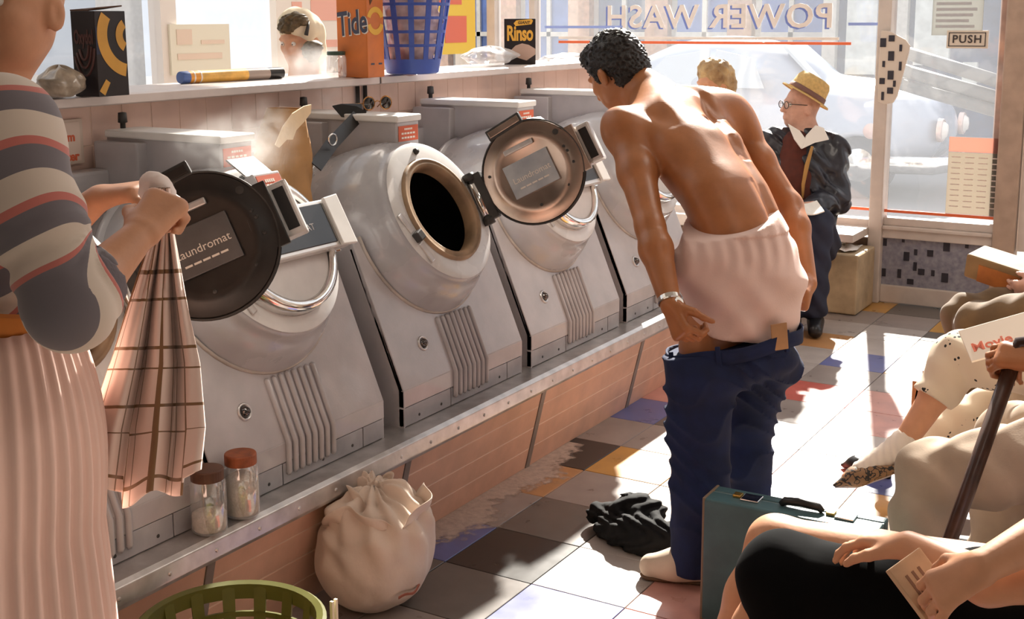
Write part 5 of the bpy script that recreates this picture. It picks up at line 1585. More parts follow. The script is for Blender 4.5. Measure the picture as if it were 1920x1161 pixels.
for dz_, rr_ in ((-0.056, 0.0072), (-0.067, 0.0078)):
    MB().tube([HP(0.088, -0.022, -0.061), HP(0.094, -0.010, dz_), HP(0.096, 0.0, dz_), HP(0.094, 0.010, dz_), HP(0.088, 0.022, -0.061)], [0.002, rr_, rr_ * 0.9, rr_, 0.002], 8).build('lip', mat('lipstick', (0.50, 0.07, 0.05), 0.35), T, True)
eyes(HP, T)
S = SDF(0.008)
S.ell(HP(-0.03, 0, 0.075), (0.100, 0.090, 0.075), (hfw, hfw.cross(ZV), ZV), 0.03)
S.ell(HP(0.07, 0, -0.05), (0.11, 0.12, 0.10), (hfw, hfw.cross(ZV), ZV), 0.012, True)
S.disp(lambda P: 0.004 * nz3(P, 90))
S.build('hair', mat('brown_hair', (0.10, 0.045, 0.02), 0.5, var=0.4, scale=50, bump=0.4, bscale=200), T)
# striped jumper
mj = bpy.data.materials.new('striped_jumper_knit')
mj.use_nodes = True
nt = mj.node_tree
pb_ = nt.nodes['Principled BSDF']
pb_.inputs['Roughness'].default_value = 0.95
pb_.inputs['Sheen Weight'].default_value = 0.3
at_ = nt.nodes.new('ShaderNodeAttribute')
at_.attribute_name = 'along'
mm = nt.nodes.new('ShaderNodeMath')
mm.operation = 'PINGPONG'
mm.operation = 'FRACT'
nt.links.new(at_.outputs['Fac'], mm.inputs[0])
rp = nt.nodes.new('ShaderNodeValToRGB')
rp.color_ramp.interpolation = 'CONSTANT'
cr_ = rp.color_ramp.elements
cr_[0].position, cr_[0].color = 0.0, (0.17, 0.15, 0.165, 1)
cr_[1].position, cr_[1].color = 0.40, (0.66, 0.56, 0.47, 1)
e_ = cr_.new(0.86)
e_.color = (0.55, 0.17, 0.14, 1)
nt.links.new(mm.outputs[0], rp.inputs['Fac'])
nt.links.new(rp.outputs['Color'], pb_.inputs['Base Color'])
MATS['striped_jumper_knit'] = mj
S = SDF(0.006)
cuff = eW.lerp(rW, 0.34)
S.chain([sW + ZV * 0.02, sW.lerp(eW, 0.5), eW], [0.082, 0.070, 0.064], 0.04).chain([eW, cuff.lerp(eW, 0.45)], [0.064, 0.055], 0.04)
S.chain([s2, e2], [0.075, 0.06], 0.04).chain([e2, e2.lerp(r2, 0.30)], [0.06, 0.05], 0.04)
S.chain([W(-75, 235, 2.2), tc, W(-55, 590, 2.18)], [0.105, 0.165, 0.142], 0.06)
S.cap(sW, W(-75, 250, 2.2), 0.08, 0.10, 0.06)
aS, aE, aC = np.array(sW), np.array(eW), np.array(cuff)


def along(P):
    d1, d2 = aE - aS, aC - aE
    L1, L2 = np.linalg.norm(d1), np.linalg.norm(d2)
    t1 = (P - aS) @ d1 / L1
    t2 = (P - aE) @ d2 / L2
    e1 = np.linalg.norm(P - aS - np.clip(t1, -1, L1)[:, None] * d1 / L1, axis=1)
    e2 = np.linalg.norm(P - aE - np.clip(t2, 0, L2)[:, None] * d2 / L2, axis=1)
    w_ = np.clip((e1 - e2) / 0.05 + 0.5, 0, 1)
    w_ = w_ * w_ * (3 - 2 * w_)
    return w_ * (L1 + np.maximum(t2, 0)) + (1 - w_) * np.minimum(t1, L1)


def knit(P):
    a = along(P)
    k = np.clip((a - 0.12) * 6, 0, 1)
    d1, d2 = aE - aS, aC - aE
    e1 = np.linalg.norm(P - aS - np.clip((P - aS) @ d1 / (d1 @ d1), 0, 1)[:, None] * d1, axis=1)
    e2 = np.linalg.norm(P - aE - np.clip((P - aE) @ d2 / (d2 @ d2), 0, 1)[:, None] * d2, axis=1)
    return 0.010 * np.sin(a * 120 + 1.5 * np.sin(30 * (P @ np.array(FH)))) * k * np.clip(np.abs(e1 - e2) / 0.04, 0, 1)


S.disp(knit)
jp = S.build('jumper', mj, T)
attr(jp, 'along', lambda P: (along(P) + 0.035) / 0.098 + 4 + 0.07 * np.sin(40 * (P @ np.array(FH))))
S = SDF(0.006)
S.cap(cuff - (rW - eW).normalized() * 0.012, cuff + (rW - eW).normalized() * 0.012, 0.056, 0.053, 0.01)
S.cut(cuff + (rW - eW).normalized() * 0.014, (rW - eW)).cut(cuff - (rW - eW).normalized() * 0.02, -(rW - eW))
S.build('cuff', mat('grey_rib_knit', (0.17, 0.15, 0.165), 0.95, bump=0.2, bscale=150), jp)
# bare waist, sunlight put into its orange colour, and belt
for (py, r_, hh, M_, nm) in ((568, 0.150, 0.055, mat('sunlit_waist_skin', (0.62, 0.20, 0.03), 0.7, var=0.1), 'lit_waist'), (630, 0.158, 0.045, mat('black_belt', (0.012, 0.010, 0.010), 0.5), 'belt')):
    cc = W(-35, py, 2.15)
    auto_smooth(MB().lathe([(r_ - 0.01, -hh / 2), (r_, -hh / 2 + 0.004), (r_ + 0.004, 0), (r_, hh / 2 - 0.004), (r_ - 0.01, hh / 2)], frame(cc, RH + ZV * -0.25, FH), 40).build(nm, M_, T), 50)


def skirt(u, v):
    a = 2 * PI * u
    z0, z1 = 1.095, 0.38
    z = z0 + (z1 - z0) * v
    c_ = W(-38, 620, 2.15).lerp(W(-42, 1300, 2.06), v)
    R_ = 0.150 + 0.085 * v ** 0.8 + 0.035 * math.sin(PI * min(v * 2.2, 1)) * 0.6
    pl_ = (0.003 + 0.007 * v) * math.sin(46 * a + 2 * math.sin(3 * a)) + 0.012 * v * math.sin(5 * a + 1.2 + 2 * v)
    return Vector((c_.x, c_.y, z)) + (RH * math.cos(a) + FH * math.sin(a)) * (R_ + pl_)


solidify(MB().grid(skirt, 280, 26, True).build('skirt', mat('pink_pleated_cotton', (0.88, 0.61, 0.52), 0.9, var=0.05, scale=6, sheen=0.2), T, True), 0.002)
# checked towel hanging from her hands
mt = bpy.data.materials.new('checked_towel')
mt.use_nodes = True
nt = mt.node_tree
pb_ = nt.nodes['Principled BSDF']
pb_.inputs['Roughness'].default_value = 0.95
pb_.inputs['Sheen Weight'].default_value = 0.2
uv = nt.nodes.new('ShaderNodeUVMap')
sx = nt.nodes.new('ShaderNodeSeparateXYZ')
nt.links.new(uv.outputs['UV'], sx.inputs[0])


def line_mask(sock, mult, width):
    a = nt.nodes.new('ShaderNodeMath')
    a.operation = 'MULTIPLY'
    a.inputs[1].default_value = mult
    nt.links.new(sock, a.inputs[0])
    b = nt.nodes.new('ShaderNodeMath')
    b.operation = 'FRACT'
    nt.links.new(a.outputs[0], b.inputs[0])
    c_ = nt.nodes.new('ShaderNodeMath')
    c_.operation = 'LESS_THAN'
    c_.inputs[1].default_value = width
    nt.links.new(b.outputs[0], c_.inputs[0])
    return c_.outputs[0]


mx = nt.nodes.new('ShaderNodeMath')
mx.operation = 'MAXIMUM'
nt.links.new(line_mask(sx.outputs['X'], 9, 0.10), mx.inputs[0])
nt.links.new(line_mask(sx.outputs['Y'], 8.5, 0.075), mx.inputs[1])
mc = nt.nodes.new('ShaderNodeMixRGB')
mc.inputs[1].default_value = (0.86, 0.67, 0.59, 1)
mc.inputs[2].default_value = (0.24, 0.13, 0.06, 1)
nt.links.new(mx.outputs[0], mc.inputs[0])
nt.links.new(mc.outputs[0], pb_.inputs['Base Color'])


def lerp_tab(tab, v):
    for (v0, *a), (v1, *b) in zip(tab, tab[1:]):
        if v <= v1:
            t = (v - v0) / (v1 - v0)
            t = t * t * (3 - 2 * t)
            return [p + (q - p) * t for p, q in zip(a, b)]
    return list(tab[-1][1:])


def towel(u, v):
    # left edge and right edge in the photo's frame, towel hangs about 2.25 m away
    xl, yl_, xr, yr = lerp_tab([(0, 278, 352, 318, 352), (0.14, 285, 440, 326, 440), (0.30, 250, 545, 345, 540), (0.55, 205, 685, 374, 680), (0.82, 165, 810, 384, 800), (1.0, 150, 900, 376, 880)], v)
    x = xl + (xr - xl) * u
    y = yl_ + (yr - yl_) * u
    y += max(0, v - 0.8) * 5 * (34 * math.sin(PI * u) + 30 * math.sin(PI * (u * 2.0 - 0.2)) ** 2 * (0.35 < u < 0.85))
    amp = 0.004 + 0.030 * min(1, v * 2)
    d = 2.25 + amp * math.sin(2 * PI * (2.7 * u + 0.15 + 0.12 * v)) + 0.010 * math.sin(2 * PI * (5.3 * u) + 3 * v)
    return W(x, y, d)


mb = MB().grid(towel, 90, 70)
me = bpy.data.meshes.new('towel')
me.from_pydata(mb.v, [], mb.f)
ul = me.uv_layers.new(name='UVMap')
nu, nv = 91, 71
for lp in me.loops:
    i = lp.vertex_index
    u, v = (i % nu) / 90, (i // nu) / 70
    ul.data[lp.index].uv = (u + 0.05 * math.sin(2 * PI * 2.7 * u), v)
tw_ = link('checked_towel', me, mt, None, True)
solidify(tw_, 0.004)
tag(tw_, 'white tea towel with thin brown checks hanging from her hands', 'towel')
S = SDF(0.005)
for (x, y, r) in ((285, 345, 0.022), (298, 352, 0.024), (310, 362, 0.02), (278, 358, 0.018), (300, 375, 0.02)):
    S.ell(W(x, y, 2.27), (r, r * 0.8, r), None, 0.012)
S.disp(lambda P: 0.003 * nz3(P, 160))
o_ = S.build('wrung_end', mat('towel_white', (0.88, 0.78, 0.74), 0.95), tw_)

# ---------------------------------------------------------------- old man in the straw hat by the window
hF, hL = facing(150)
T = person((-2.1, 6.55, 0), 'old man in straw hat, glasses and dark jacket sitting at the window')
S = SDF(0.007)
D_ = 6.75
hd = W(1502, 200, D_)
hfw = (-RH * 0.95 - FH * 0.25 + ZV * 0.05)
nb_ = W(1510, 258, D_)
HP = head(S, hd, hfw, ZV, 0.98, nb_, 0.055)
che, pel = W(1503, 320, D_), W(1508, 455, D_ + 0.05)
hpL, hpR = W(1540, 458, D_), W(1475, 458, D_)
S.chain([nb_, che, pel], [0.08, 0.14, 0.14], 0.05)
shR, shL = W(1449, 270, D_ + 0.02), W(1560, 282, D_ - 0.02)
kA, kB = W(1532, 420, 6.36), W(1488, 425, 6.36)
for hp_, k_ in ((hpL, kA), (hpR, kB)):
    S.chain([hp_, k_, Vector((k_.x, k_.y + 0.02, 0.10))], [0.085, 0.058, 0.04], 0.03)
elL_, wrL_ = W(1568, 375, D_ - 0.08), W(1525, 385, D_ - 0.24)
elR_, wrR_ = W(1446, 370, D_), W(1490, 392, D_ - 0.22)
S.chain([shL, elL_, wrL_], [0.055, 0.045, 0.03], 0.03).chain([shR, elR_, wrR_], [0.055, 0.045, 0.03], 0.03)
hand(S, wrL_, -RH * 0.8 - FH * 0.3, -ZV, 1, (0.4, 0.4, 0.45, 0.5), 1.0)
hand(S, wrR_, RH * 0.6 - FH * 0.5, -ZV, -1, (0.4, 0.4, 0.45, 0.5), 1.0)
S.build('body', SKINP, T)
eyes(HP, T)
S = SDF(0.008)
S.chain([nb_ - ZV * 0.02, che, W(1507, 430, D_)], [0.10, 0.158, 0.165], 0.05)
S.chain([shL, elL_, wrL_.lerp(elL_, 0.12)], [0.080, 0.068, 0.052], 0.04).chain([shR, elR_, wrR_.lerp(elR_, 0.12)], [0.080, 0.068, 0.052], 0.04)
S.cap(shL, shR, 0.075, 0.075, 0.06)
S.disp(lambda P: 0.008 * np.sin(60 * P[:, 2] + 40 * P[:, 0] + 2 * np.sin(35 * P[:, 1])) + 0.004 * nz3(P, 50))
S.cut(W(1507, 470, D_), -ZV)
# open front showing the pullover
S.ell(W(1490, 315, D_ - 0.19), (0.062, 0.09, 0.20), (RH, FH, ZV - RH * 0.05), 0.01, True)
jk = S.build('jacket', mat('dark_leather_jacket', (0.018, 0.018, 0.026), 0.36, var=0.3, scale=12, coat=0.15), T)
MB().tube([W(1523, 275, D_ - 0.165), W(1513, 310, D_ - 0.185), W(1506, 345, D_ - 0.19), W(1505, 372, D_ - 0.19)], [0.008, 0.012, 0.010, 0.005], 8).build('jacket_lining', mat('tan_lining', (0.42, 0.22, 0.06), 0.7), jk, True)
S = SDF(0.007)
S.chain([W(1492, 272, D_ - 0.06), W(1490, 335, D_ - 0.085), W(1494, 410, D_ - 0.08)], [0.078, 0.095, 0.10], 0.04)
S.disp(lambda P: 0.003 * nz3(P, 60))
S.build('pullover', mat('maroon_knit', (0.085, 0.020, 0.012), 0.9, var=0.15, scale=30), T)
for (pts) in (((1478, 232), (1490, 262), (1503, 280), (1512, 262), (1500, 245)), ((1545, 240), (1555, 262), (1528, 268), (1503, 280), (1512, 255), (1530, 235))):
    MB().poly([W(x, y, D_ - 0.11 - 0.0012 * (y - 232)) for x, y in pts], FH * 0.02).build('shirt_collar', mat('white_shirt', (0.80, 0.76, 0.70), 0.8), T, False, 0.004)
S = SDF(0.007)
for hp_, k_ in ((hpL, kA), (hpR, kB)):
    S.chain([hp_, k_, Vector((k_.x, k_.y + 0.02, 0.12))], [0.10, 0.078, 0.062], 0.03)
S.disp(lambda P: 0.006 * np.sin(50 * P[:, 2] + 35 * P[:, 1] + 2 * np.sin(30 * P[:, 0])))
S.build('trousers', mat('dark_trousers', (0.018, 0.022, 0.045), 0.75, var=0.2), T)
for k_ in (kA, kB):
    S = SDF(0.006)
    b_ = Vector((k_.x, k_.y + 0.04, 0.05))
    S.chain([b_, b_ - FH * 0.16 - RH * 0.04 - ZV * 0.012], [0.045, 0.036], 0.02)
    S.cut((0, 0, 0.002), -ZV)
    S.build('shoe', mat('black_shoe', (0.012, 0.012, 0.014), 0.35), T)
# hat
tilt = (ZV * 0.84 + RH * 0.50).normalized()
ht = empty('straw_hat', HP(-0.01, 0, 0.06), 'straw hat with dark band on the old man at the window', 'hat')
hx = (hfw - tilt * hfw.dot(tilt)).normalized()
HM = frame(HP(-0.022, 0, 0.060), hx, tilt.cross(hx))
auto_smooth(MB().lathe([(0.135, -0.006), (0.132, 0.002), (0.102, 0.004), (0.097, 0.03), (0.090, 0.085), (0.078, 0.108), (0.05, 0.115), (0.0, 0.100)], HM @ Matrix.Diagonal((1.08, 0.95, 1, 1)), 40).build('straw', mat('straw', (0.62, 0.42, 0.16), 0.75, var=0.15, scale=60, bump=0.3, bscale=160), ht), 60)
MB().lathe([(0.1035, 0.008), (0.1005, 0.034), (0.099, 0.034), (0.1, 0.008)], HM @ Matrix.Diagonal((1.08, 0.95, 1, 1)), 40).build('hat_band', mat('hat_band_brown', (0.20, 0.10, 0.08), 0.7), ht, True)
gl = empty('spectacles', HP(0.1, 0, 0.01), 'thin-framed spectacles on the old man at the window', 'glasses')
for b in (-1, 1):
    c_ = HP(0.106, 0.033 * b, 0.008)
    GM = frame(c_, hfw.cross(ZV), ZV)
    MB().tube([GM @ Vector((0.024 * math.cos(t), 0.019 * math.sin(t), 0)) for t in np.linspace(0, 2 * PI, 18, endpoint=False)], 0.0022, 6, closed=True).build('rim', m_dark, gl, True)
    MB().lathe([(0, 0.001), (0.02, 0)], GM, 16).build('lens', mix_mat('spectacle_lens', (0.9, 0.9, 0.9), 0.8, 0.02, 'diffuse', 0.3), gl)
    MB().tube([HP(0.10, 0.056 * b, 0.014), HP(0.0, 0.080 * b, 0.012)], 0.002, 6).build('arm', m_dark, gl, True)
# folded newspaper on his knees
p_ = W(1512, 402, 6.30)
nw = MB().grid(lambda u, v: p_ + RH * (-0.085 + 0.16 * u) + ZV * (0.03 * v + 0.02 * u + 0.006 * math.sin(7 * u)) + FH * (0.16 * v - 0.06), 10, 6).build('newspaper', mat('newsprint', (0.78, 0.74, 0.68), 0.9, var=0.05))
solidify(nw, 0.006)
tag(nw, 'folded white newspaper across the knees of the old man', 'newspaper')

# ---------------------------------------------------------------- fair-haired woman sitting at the window, mostly hidden
T = person((-2.62, 6.6, 0), 'fair-haired seated woman seen behind the shoulder of the bare-backed man')
S = SDF(0.009)
D_ = 7.0
hd = W(1338, 158, D_)
hfw = (-RH * 0.75 - FH * 0.45 - ZV * 0.2)
nb_ = W(1345, 222, D_)
HP = head(S, hd, hfw, ZV, 0.96, nb_, 0.05)
pel = W(1350, 420, D_)
pel.z = 0.56
S.chain([nb_, W(1348, 300, D_), pel], [0.08, 0.13, 0.14], 0.05)
for s in (-1, 1):
    k_ = pel - FH * 0.42 + RH * 0.09 * s
    k_.z = 0.52
    S.chain([pel + RH * 0.08 * s, k_, Vector((k_.x, k_.y, 0.06))], [0.09, 0.06, 0.04], 0.03)
    S.cap(Vector((k_.x, k_.y, 0.04)), Vector((k_.x, k_.y, 0.035)) - FH * 0.15, 0.038, 0.03, 0.02)
    sh_ = nb_ - ZV * 0.08 + RH * 0.16 * s
    S.chain([sh_, sh_ - ZV * 0.28 + RH * 0.04 * s, pel - FH * 0.22 + ZV * 0.10 + RH * 0.04 * s], [0.055, 0.045, 0.03], 0.03)
S.build('body', SKINF, T)
S = SDF(0.006)
hA = (hfw, hfw.cross(ZV), ZV)
S.ell(HP(-0.03, 0, 0.045), (0.108, 0.098, 0.100), hA, 0.02).ell(HP(-0.06, 0, -0.03), (0.07, 0.09, 0.08), hA, 0.03).ell(HP(0.115, 0, -0.02), (0.06, 0.09, 0.08), hA, 0.012, True)
S.disp(lambda P: 0.007 * nz3(P, 75) + 0.003 * np.sin(160 * P[:, 0]) * np.sin(150 * P[:, 2]))
S.build('hair', mat('fair_hair', (0.62, 0.44, 0.22), 0.55, col2=(0.25, 0.14, 0.06), var=0.3, scale=14, bump=0.5, bscale=160), T)
S = SDF(0.01)
S.chain([nb_ - ZV * 0.03, W(1348, 300, D_), pel], [0.10, 0.15, 0.165], 0.05)
for s in (-1, 1):
    sh_ = nb_ - ZV * 0.08 + RH * 0.16 * s
    S.chain([sh_, sh_ - ZV * 0.28 + RH * 0.04 * s, pel - FH * 0.16 + ZV * 0.10 + RH * 0.04 * s], [0.07, 0.06, 0.045], 0.03)
    S.chain([pel + RH * 0.08 * s, pel - FH * 0.42 + RH * 0.09 * s - ZV * 0.04], [0.12, 0.10], 0.05)
S.build('dress', mat('pale_dress', (0.70, 0.64, 0.62), 0.85), T)

# ---------------------------------------------------------------- curly-haired woman on the other side of the ledge
T = person((-3.5, 4.1, 0), 'curly-haired woman with headscarf standing behind the ledge in the steam')
S = SDF(0.008)
D_ = 5.45
hd = W(563, 75, D_)
hfw = (-FH * 0.8 - RH * 0.5 - ZV * 0.3).normalized()
nb_ = W(572, 150, D_ + 0.02)
HP = head(S, hd, hfw, ZV, 0.95, nb_, 0.048)
S.chain([nb_, nb_ - ZV * 0.25, nb_ - ZV * 0.62], [0.07, 0.13, 0.12], 0.05)
for s in (-1, 1):
    sh_ = nb_ - ZV * 0.07 + RH * 0.15 * s
    S.chain([sh_, sh_ - ZV * 0.28 + RH * 0.05 * s, sh_ - ZV * 0.38 - FH * 0.2], [0.05, 0.042, 0.03], 0.03)
    b0 = nb_ - ZV * 0.62 + RH * 0.08 * s
    S.chain([b0, Vector((b0.x, b0.y, 0.06))], [0.09, 0.04], 0.03)
    S.cap(Vector((b0.x, b0.y, 0.045)), Vector((b0.x, b0.y, 0.04)) - FH * 0.15, 0.04, 0.03, 0.02)
S.build('body', SKINF, T)
eyes(HP, T)
hA = (hfw, hfw.cross(ZV), ZV)
S = SDF(0.005)
rr = random.Random(21)
for (x, y) in ((536, 42), (545, 36), (556, 34), (533, 52), (566, 38), (541, 52), (583, 88), (590, 96), (580, 100), (594, 88), (586, 106), (578, 92), (552, 44)):
    S.ell(W(x, y, D_ - 0.10), (0.026, 0.030, 0.026), None, 0.008)
S.disp(lambda P: 0.005 * np.sin(200 * P[:, 0] + 3 * np.sin(130 * P[:, 2])) * np.sin(180 * P[:, 2]))
S.build('curls', mat('dark_curls', (0.09, 0.06, 0.025), 0.5, var=0.4, scale=60), T)
S = SDF(0.006)
S.ell(HP(-0.025, 0, 0.04), (0.105, 0.092, 0.098), hA, 0.02).ell(HP(-0.05, 0, -0.05), (0.06, 0.08, 0.09), hA, 0.03).ell(HP(0.10, 0, -0.02), (0.055, 0.075, 0.075), hA, 0.012, True)
S.disp(lambda P: 0.004 * nz3(P, 60))
S.build('headscarf', mat('cream_scarf', (0.72, 0.62, 0.45), 0.8, var=0.1), T)
MB().tube([W(574, 66, D_ - 0.10), W(577, 52, D_ - 0.10), W(579, 41, D_ - 0.09)], [0.009, 0.007, 0.004], 8).build('hair_clip', m_dark, T, True)
S = SDF(0.01)
S.chain([nb_ - ZV * 0.06, nb_ - ZV * 0.25, nb_ - ZV * 0.7], [0.09, 0.15, 0.15], 0.05)
for s in (-1, 1):
    sh_ = nb_ - ZV * 0.07 + RH * 0.15 * s
    S.chain([sh_, sh_ - ZV * 0.26 + RH * 0.05 * s], [0.068, 0.058], 0.03)
S.build('blouse', mat('white_blouse', (0.76, 0.70, 0.64), 0.85), T)

# ---------------------------------------------------------------- people on the seats at the right
def seat_chair(x, y, label):
    C_ = empty('moulded_chair', (x, y, 0), label, 'chair', 'row of waiting chairs')
    M_ = mat('brown_moulded_plastic', (0.30, 0.12, 0.05), 0.4, var=0.08)
    S = SDF(0.012)
    S.ell((x, y, 0.47), (0.25, 0.235, 0.09), None, 0.02)
    S.ell((x, y, 0.56), (0.27, 0.22, 0.14), None, 0.02, True)
    S.cut((x, y, 0.47), ZV)
    S.build('seat', M_, C_)
    def bk_(u, v):
        a = (u - 0.5) * 2.0
        return Vector((x + 0.24 - 0.05 * (a * a) + 0.06 * v, y + 0.22 * math.sin(a) * (1 - 0.25 * v * v), 0.44 + 0.38 * v))
    solidify(MB().grid(bk_, 16, 10).build('backrest', M_, C_, True), 0.012)
    for sx in (-1, 1):
        for sy in (-1, 1):
            MB().tube([(x + sx * 0.15, y + sy * 0.14, 0.42), (x + sx * 0.20, y + sy * 0.19, 0.0)], 0.012, 8).build('leg', m_chrome, C_, True)


hF = Vector((-1, 0, 0))


def torso(S, pel, up_, r0, r1, r2, k=0.06):
    S.chain([pel, pel.lerp(up_, 0.5), up_], [r0, r1, r2], k, Vector((1, 0, 0)), 0.8)


# --- A: farthest, brown trousers, parcel in the lap
T = person((-0.5, 5.0, 0), 'seated person in brown trousers with a parcel, at the far right edge')
kA, kB = W(1812, 595, 4.95), W(1835, 612, 4.80)
pA = Vector((kA.x + 0.46, kA.y - 0.02, 0.54))
S = SDF(0.008)
up_ = pA + Vector((0.06, 0, 0.52))
torso(S, pA, up_, 0.15, 0.15, 0.10)
HPA = head(S, up_ + Vector((-0.02, 0, 0.26)), hF - ZV * 0.1, ZV, 1.0, up_ + Vector((0, 0, 0.04)), 0.055)
for s, k_ in ((1, kA), (-1, kB)):
    S.chain([pA + Vector((0, 0.09 * s, 0)), k_, Vector((k_.x + 0.05, k_.y, 0.08))], [0.08, 0.056, 0.04], 0.03)
    sh_ = up_ + Vector((0, 0.19 * s, -0.03))
    el_ = sh_ + Vector((0.0, 0.06 * s, -0.29))
    wr_ = W(1925, 540, 4.85) + Vector((0.06, 0.10 * s, 0.03))
    S.chain([sh_, el_, wr_], [0.055, 0.042, 0.028], 0.03)
    hand(S, wr_, Vector((-0.9, -0.3 * s, -0.3)), Vector((0, -s, 0)), s, (0.5, 0.5, 0.5, 0.5), 1.0)
S.build('body', SKINP, T)
eyes(HPA, T)
short_hair(HPA, hF - ZV * 0.1, T, mat('grey_hair', (0.28, 0.26, 0.24), 0.6, var=0.3, scale=50))
S = SDF(0.007)
for s, k_ in ((1, kA), (-1, kB)):
    S.chain([pA + Vector((0, 0.09 * s, 0)), k_, Vector((k_.x + 0.05, k_.y, 0.10))], [0.125, 0.088, 0.07], 0.03)
S.disp(lambda P: 0.005 * np.sin(45 * P[:, 0] + 30 * P[:, 2] + 2 * np.sin(25 * P[:, 1])))
S.build('trousers', mat('brown_trousers', (0.13, 0.075, 0.03), 0.85, var=0.2, sheen=0.2), T)
S = SDF(0.012)
torso(S, pA, up_, 0.17, 0.175, 0.13)
for s in (-1, 1):
    sh_ = up_ + Vector((0, 0.19 * s, -0.03))
    el_ = sh_ + Vector((0.0, 0.06 * s, -0.29))
    S.chain([sh_, el_, W(1925, 540, 4.85) + Vector((0.10, 0.10 * s, 0.06))], [0.075, 0.062, 0.045], 0.04)
S.build('coat', mat('brown_coat', (0.16, 0.09, 0.05), 0.85), T)
for k_ in (kA, kB):
    S = SDF(0.007)
    S.chain([Vector((k_.x + 0.06, k_.y, 0.05)), Vector((k_.x - 0.14, k_.y, 0.038))], [0.045, 0.036], 0.02).cut((0, 0, 0.002), -ZV)
    S.build('shoe', mat('black_shoe', (0.012, 0.012, 0.014), 0.35), T)
bxA = [W(x, y, d) for x, y, d in ((1826, 476, 4.95), (1925, 508, 4.8), (1925, 542, 4.78), (1806, 530, 4.93))]
pc = empty('parcel', (bxA[0] + bxA[2]) / 2, 'brown paper parcel with orange label held at the right edge', 'parcel')
ex_, ey_ = (bxA[1] - bxA[0]).normalized(), Vector((0.35, 0.85, 0.12)).normalized()
PM = frame(W(1866, 512, 4.93), ex_, ey_)
MB().box((-0.12, -0.02, -0.05), (0.16, 0.12, 0.05), PM).build('wrapping', mat('parcel_brown', (0.26, 0.16, 0.07), 0.7, var=0.15), pc, False, 0.012, 3)
MB().box((-0.06, -0.024, -0.048), (0.11, -0.018, 0.022), PM).build('label', mat('parcel_orange', (0.42, 0.14, 0.03), 0.6, var=0.2), pc)

# --- B: patterned capri trousers, leg crossed, magazine
mp = bpy.data.materials.new('sprigged_white_cotton')
mp.use_nodes = True
nt = mp.node_tree
pbb = nt.nodes['Principled BSDF']
pbb.inputs['Roughness'].default_value = 0.9
tc_ = nt.nodes.new('ShaderNodeTexCoord')
v1 = nt.nodes.new('ShaderNodeTexVoronoi')
v1.inputs['Scale'].default_value = 62
nt.links.new(tc_.outputs['Object'], v1.inputs['Vector'])
v2 = nt.nodes.new('ShaderNodeTexVoronoi')
v2.inputs['Scale'].default_value = 15
nt.links.new(tc_.outputs['Object'], v2.inputs['Vector'])
l1 = nt.nodes.new('ShaderNodeMath')
l1.operation = 'LESS_THAN'
l1.inputs[1].default_value = 0.32
nt.links.new(v1.outputs['Distance'], l1.inputs[0])
l2 = nt.nodes.new('ShaderNodeMath')
l2.operation = 'LESS_THAN'
l2.inputs[1].default_value = 0.30
nt.links.new(v2.outputs['Distance'], l2.inputs[0])
an = nt.nodes.new('ShaderNodeMath')
an.operation = 'MULTIPLY'
nt.links.new(l1.outputs[0], an.inputs[0])
nt.links.new(l2.outputs[0], an.inputs[1])
mcx = nt.nodes.new('ShaderNodeMixRGB')
mcx.inputs[1].default_value = (0.68, 0.58, 0.45, 1)
mcx.inputs[2].default_value = (0.02, 0.02, 0.02, 1)
nt.links.new(an.outputs[0], mcx.inputs[0])
nt.links.new(mcx.outputs[0], pbb.inputs['Base Color'])
T = person((-0.35, 4.05, 0), 'seated woman in sprigged white trousers with one leg crossed, holding a magazine')
kC, aC_, tC = W(1800, 672, 4.02), W(1690, 838, 4.02), W(1590, 897, 4.0)
kS, aS_, tS = W(1812, 790, 4.22), OZ(1660, 868, 0.10), OZ(1592, 870, 0.035)
pB = Vector((kC.x + 0.44, kC.y - 0.05, 0.55))
S = SDF(0.006)
up_ = pB + Vector((0.08, 0, 0.50))
torso(S, pB, up_, 0.15, 0.14, 0.09)
HPB = head(S, up_ + Vector((-0.03, 0, 0.25)), hF - ZV * 0.5, ZV, 0.96, up_ + Vector((0, 0, 0.04)), 0.048)
S.chain([pB + Vector((0, -0.06, 0.03)), kC, kC.lerp(aC_, 0.35), aC_], [0.085, 0.056, 0.050, 0.034], 0.03)
S.chain([aC_, tC], [0.036, 0.022], 0.02)
S.chain([pB + Vector((0, 0.09, -0.02)), kS, kS.lerp(aS_, 0.35), aS_], [0.085, 0.056, 0.050, 0.034], 0.03)
for s in (-1, 1):
    sh_ = up_ + Vector((0, 0.17 * s, -0.03))
    el_ = sh_ + Vector((-0.03, 0.05 * s, -0.28))
    wr_ = W(1935, 640, 3.95) + Vector((0.06, 0.07 * s, 0))
    S.chain([sh_, el_, wr_], [0.05, 0.038, 0.025], 0.03)
    hand(S, wr_, Vector((-0.9, -0.2 * s, -0.1)), Vector((0, -s * 0.6, -0.5)), s, (0.5, 0.5, 0.55, 0.6), 0.95)
S.build('body', SKINF, T)
eyes(HPB, T)
short_hair(HPB, hF - ZV * 0.5, T, mat('brown_hair', (0.10, 0.045, 0.02)), 0.02)
S = SDF(0.006)
S.chain([pB + Vector((0, -0.06, 0.03)), kC, kC.lerp(aC_, 0.50)], [0.125, 0.083, 0.066], 0.03)
S.chain([pB + Vector((0, 0.09, -0.02)), kS, kS.lerp(aS_, 0.50)], [0.12, 0.08, 0.066], 0.03)
S.disp(lambda P: 0.004 * np.sin(50 * P[:, 0] + 40 * P[:, 2] + 2 * np.sin(30 * P[:, 1])))
S.cut(kC.lerp(aC_, 0.46), (aC_ - kC), 0.13)
S.build('trousers', mp, T)
S = SDF(0.01)
torso(S, pB, up_, 0.165, 0.16, 0.12)
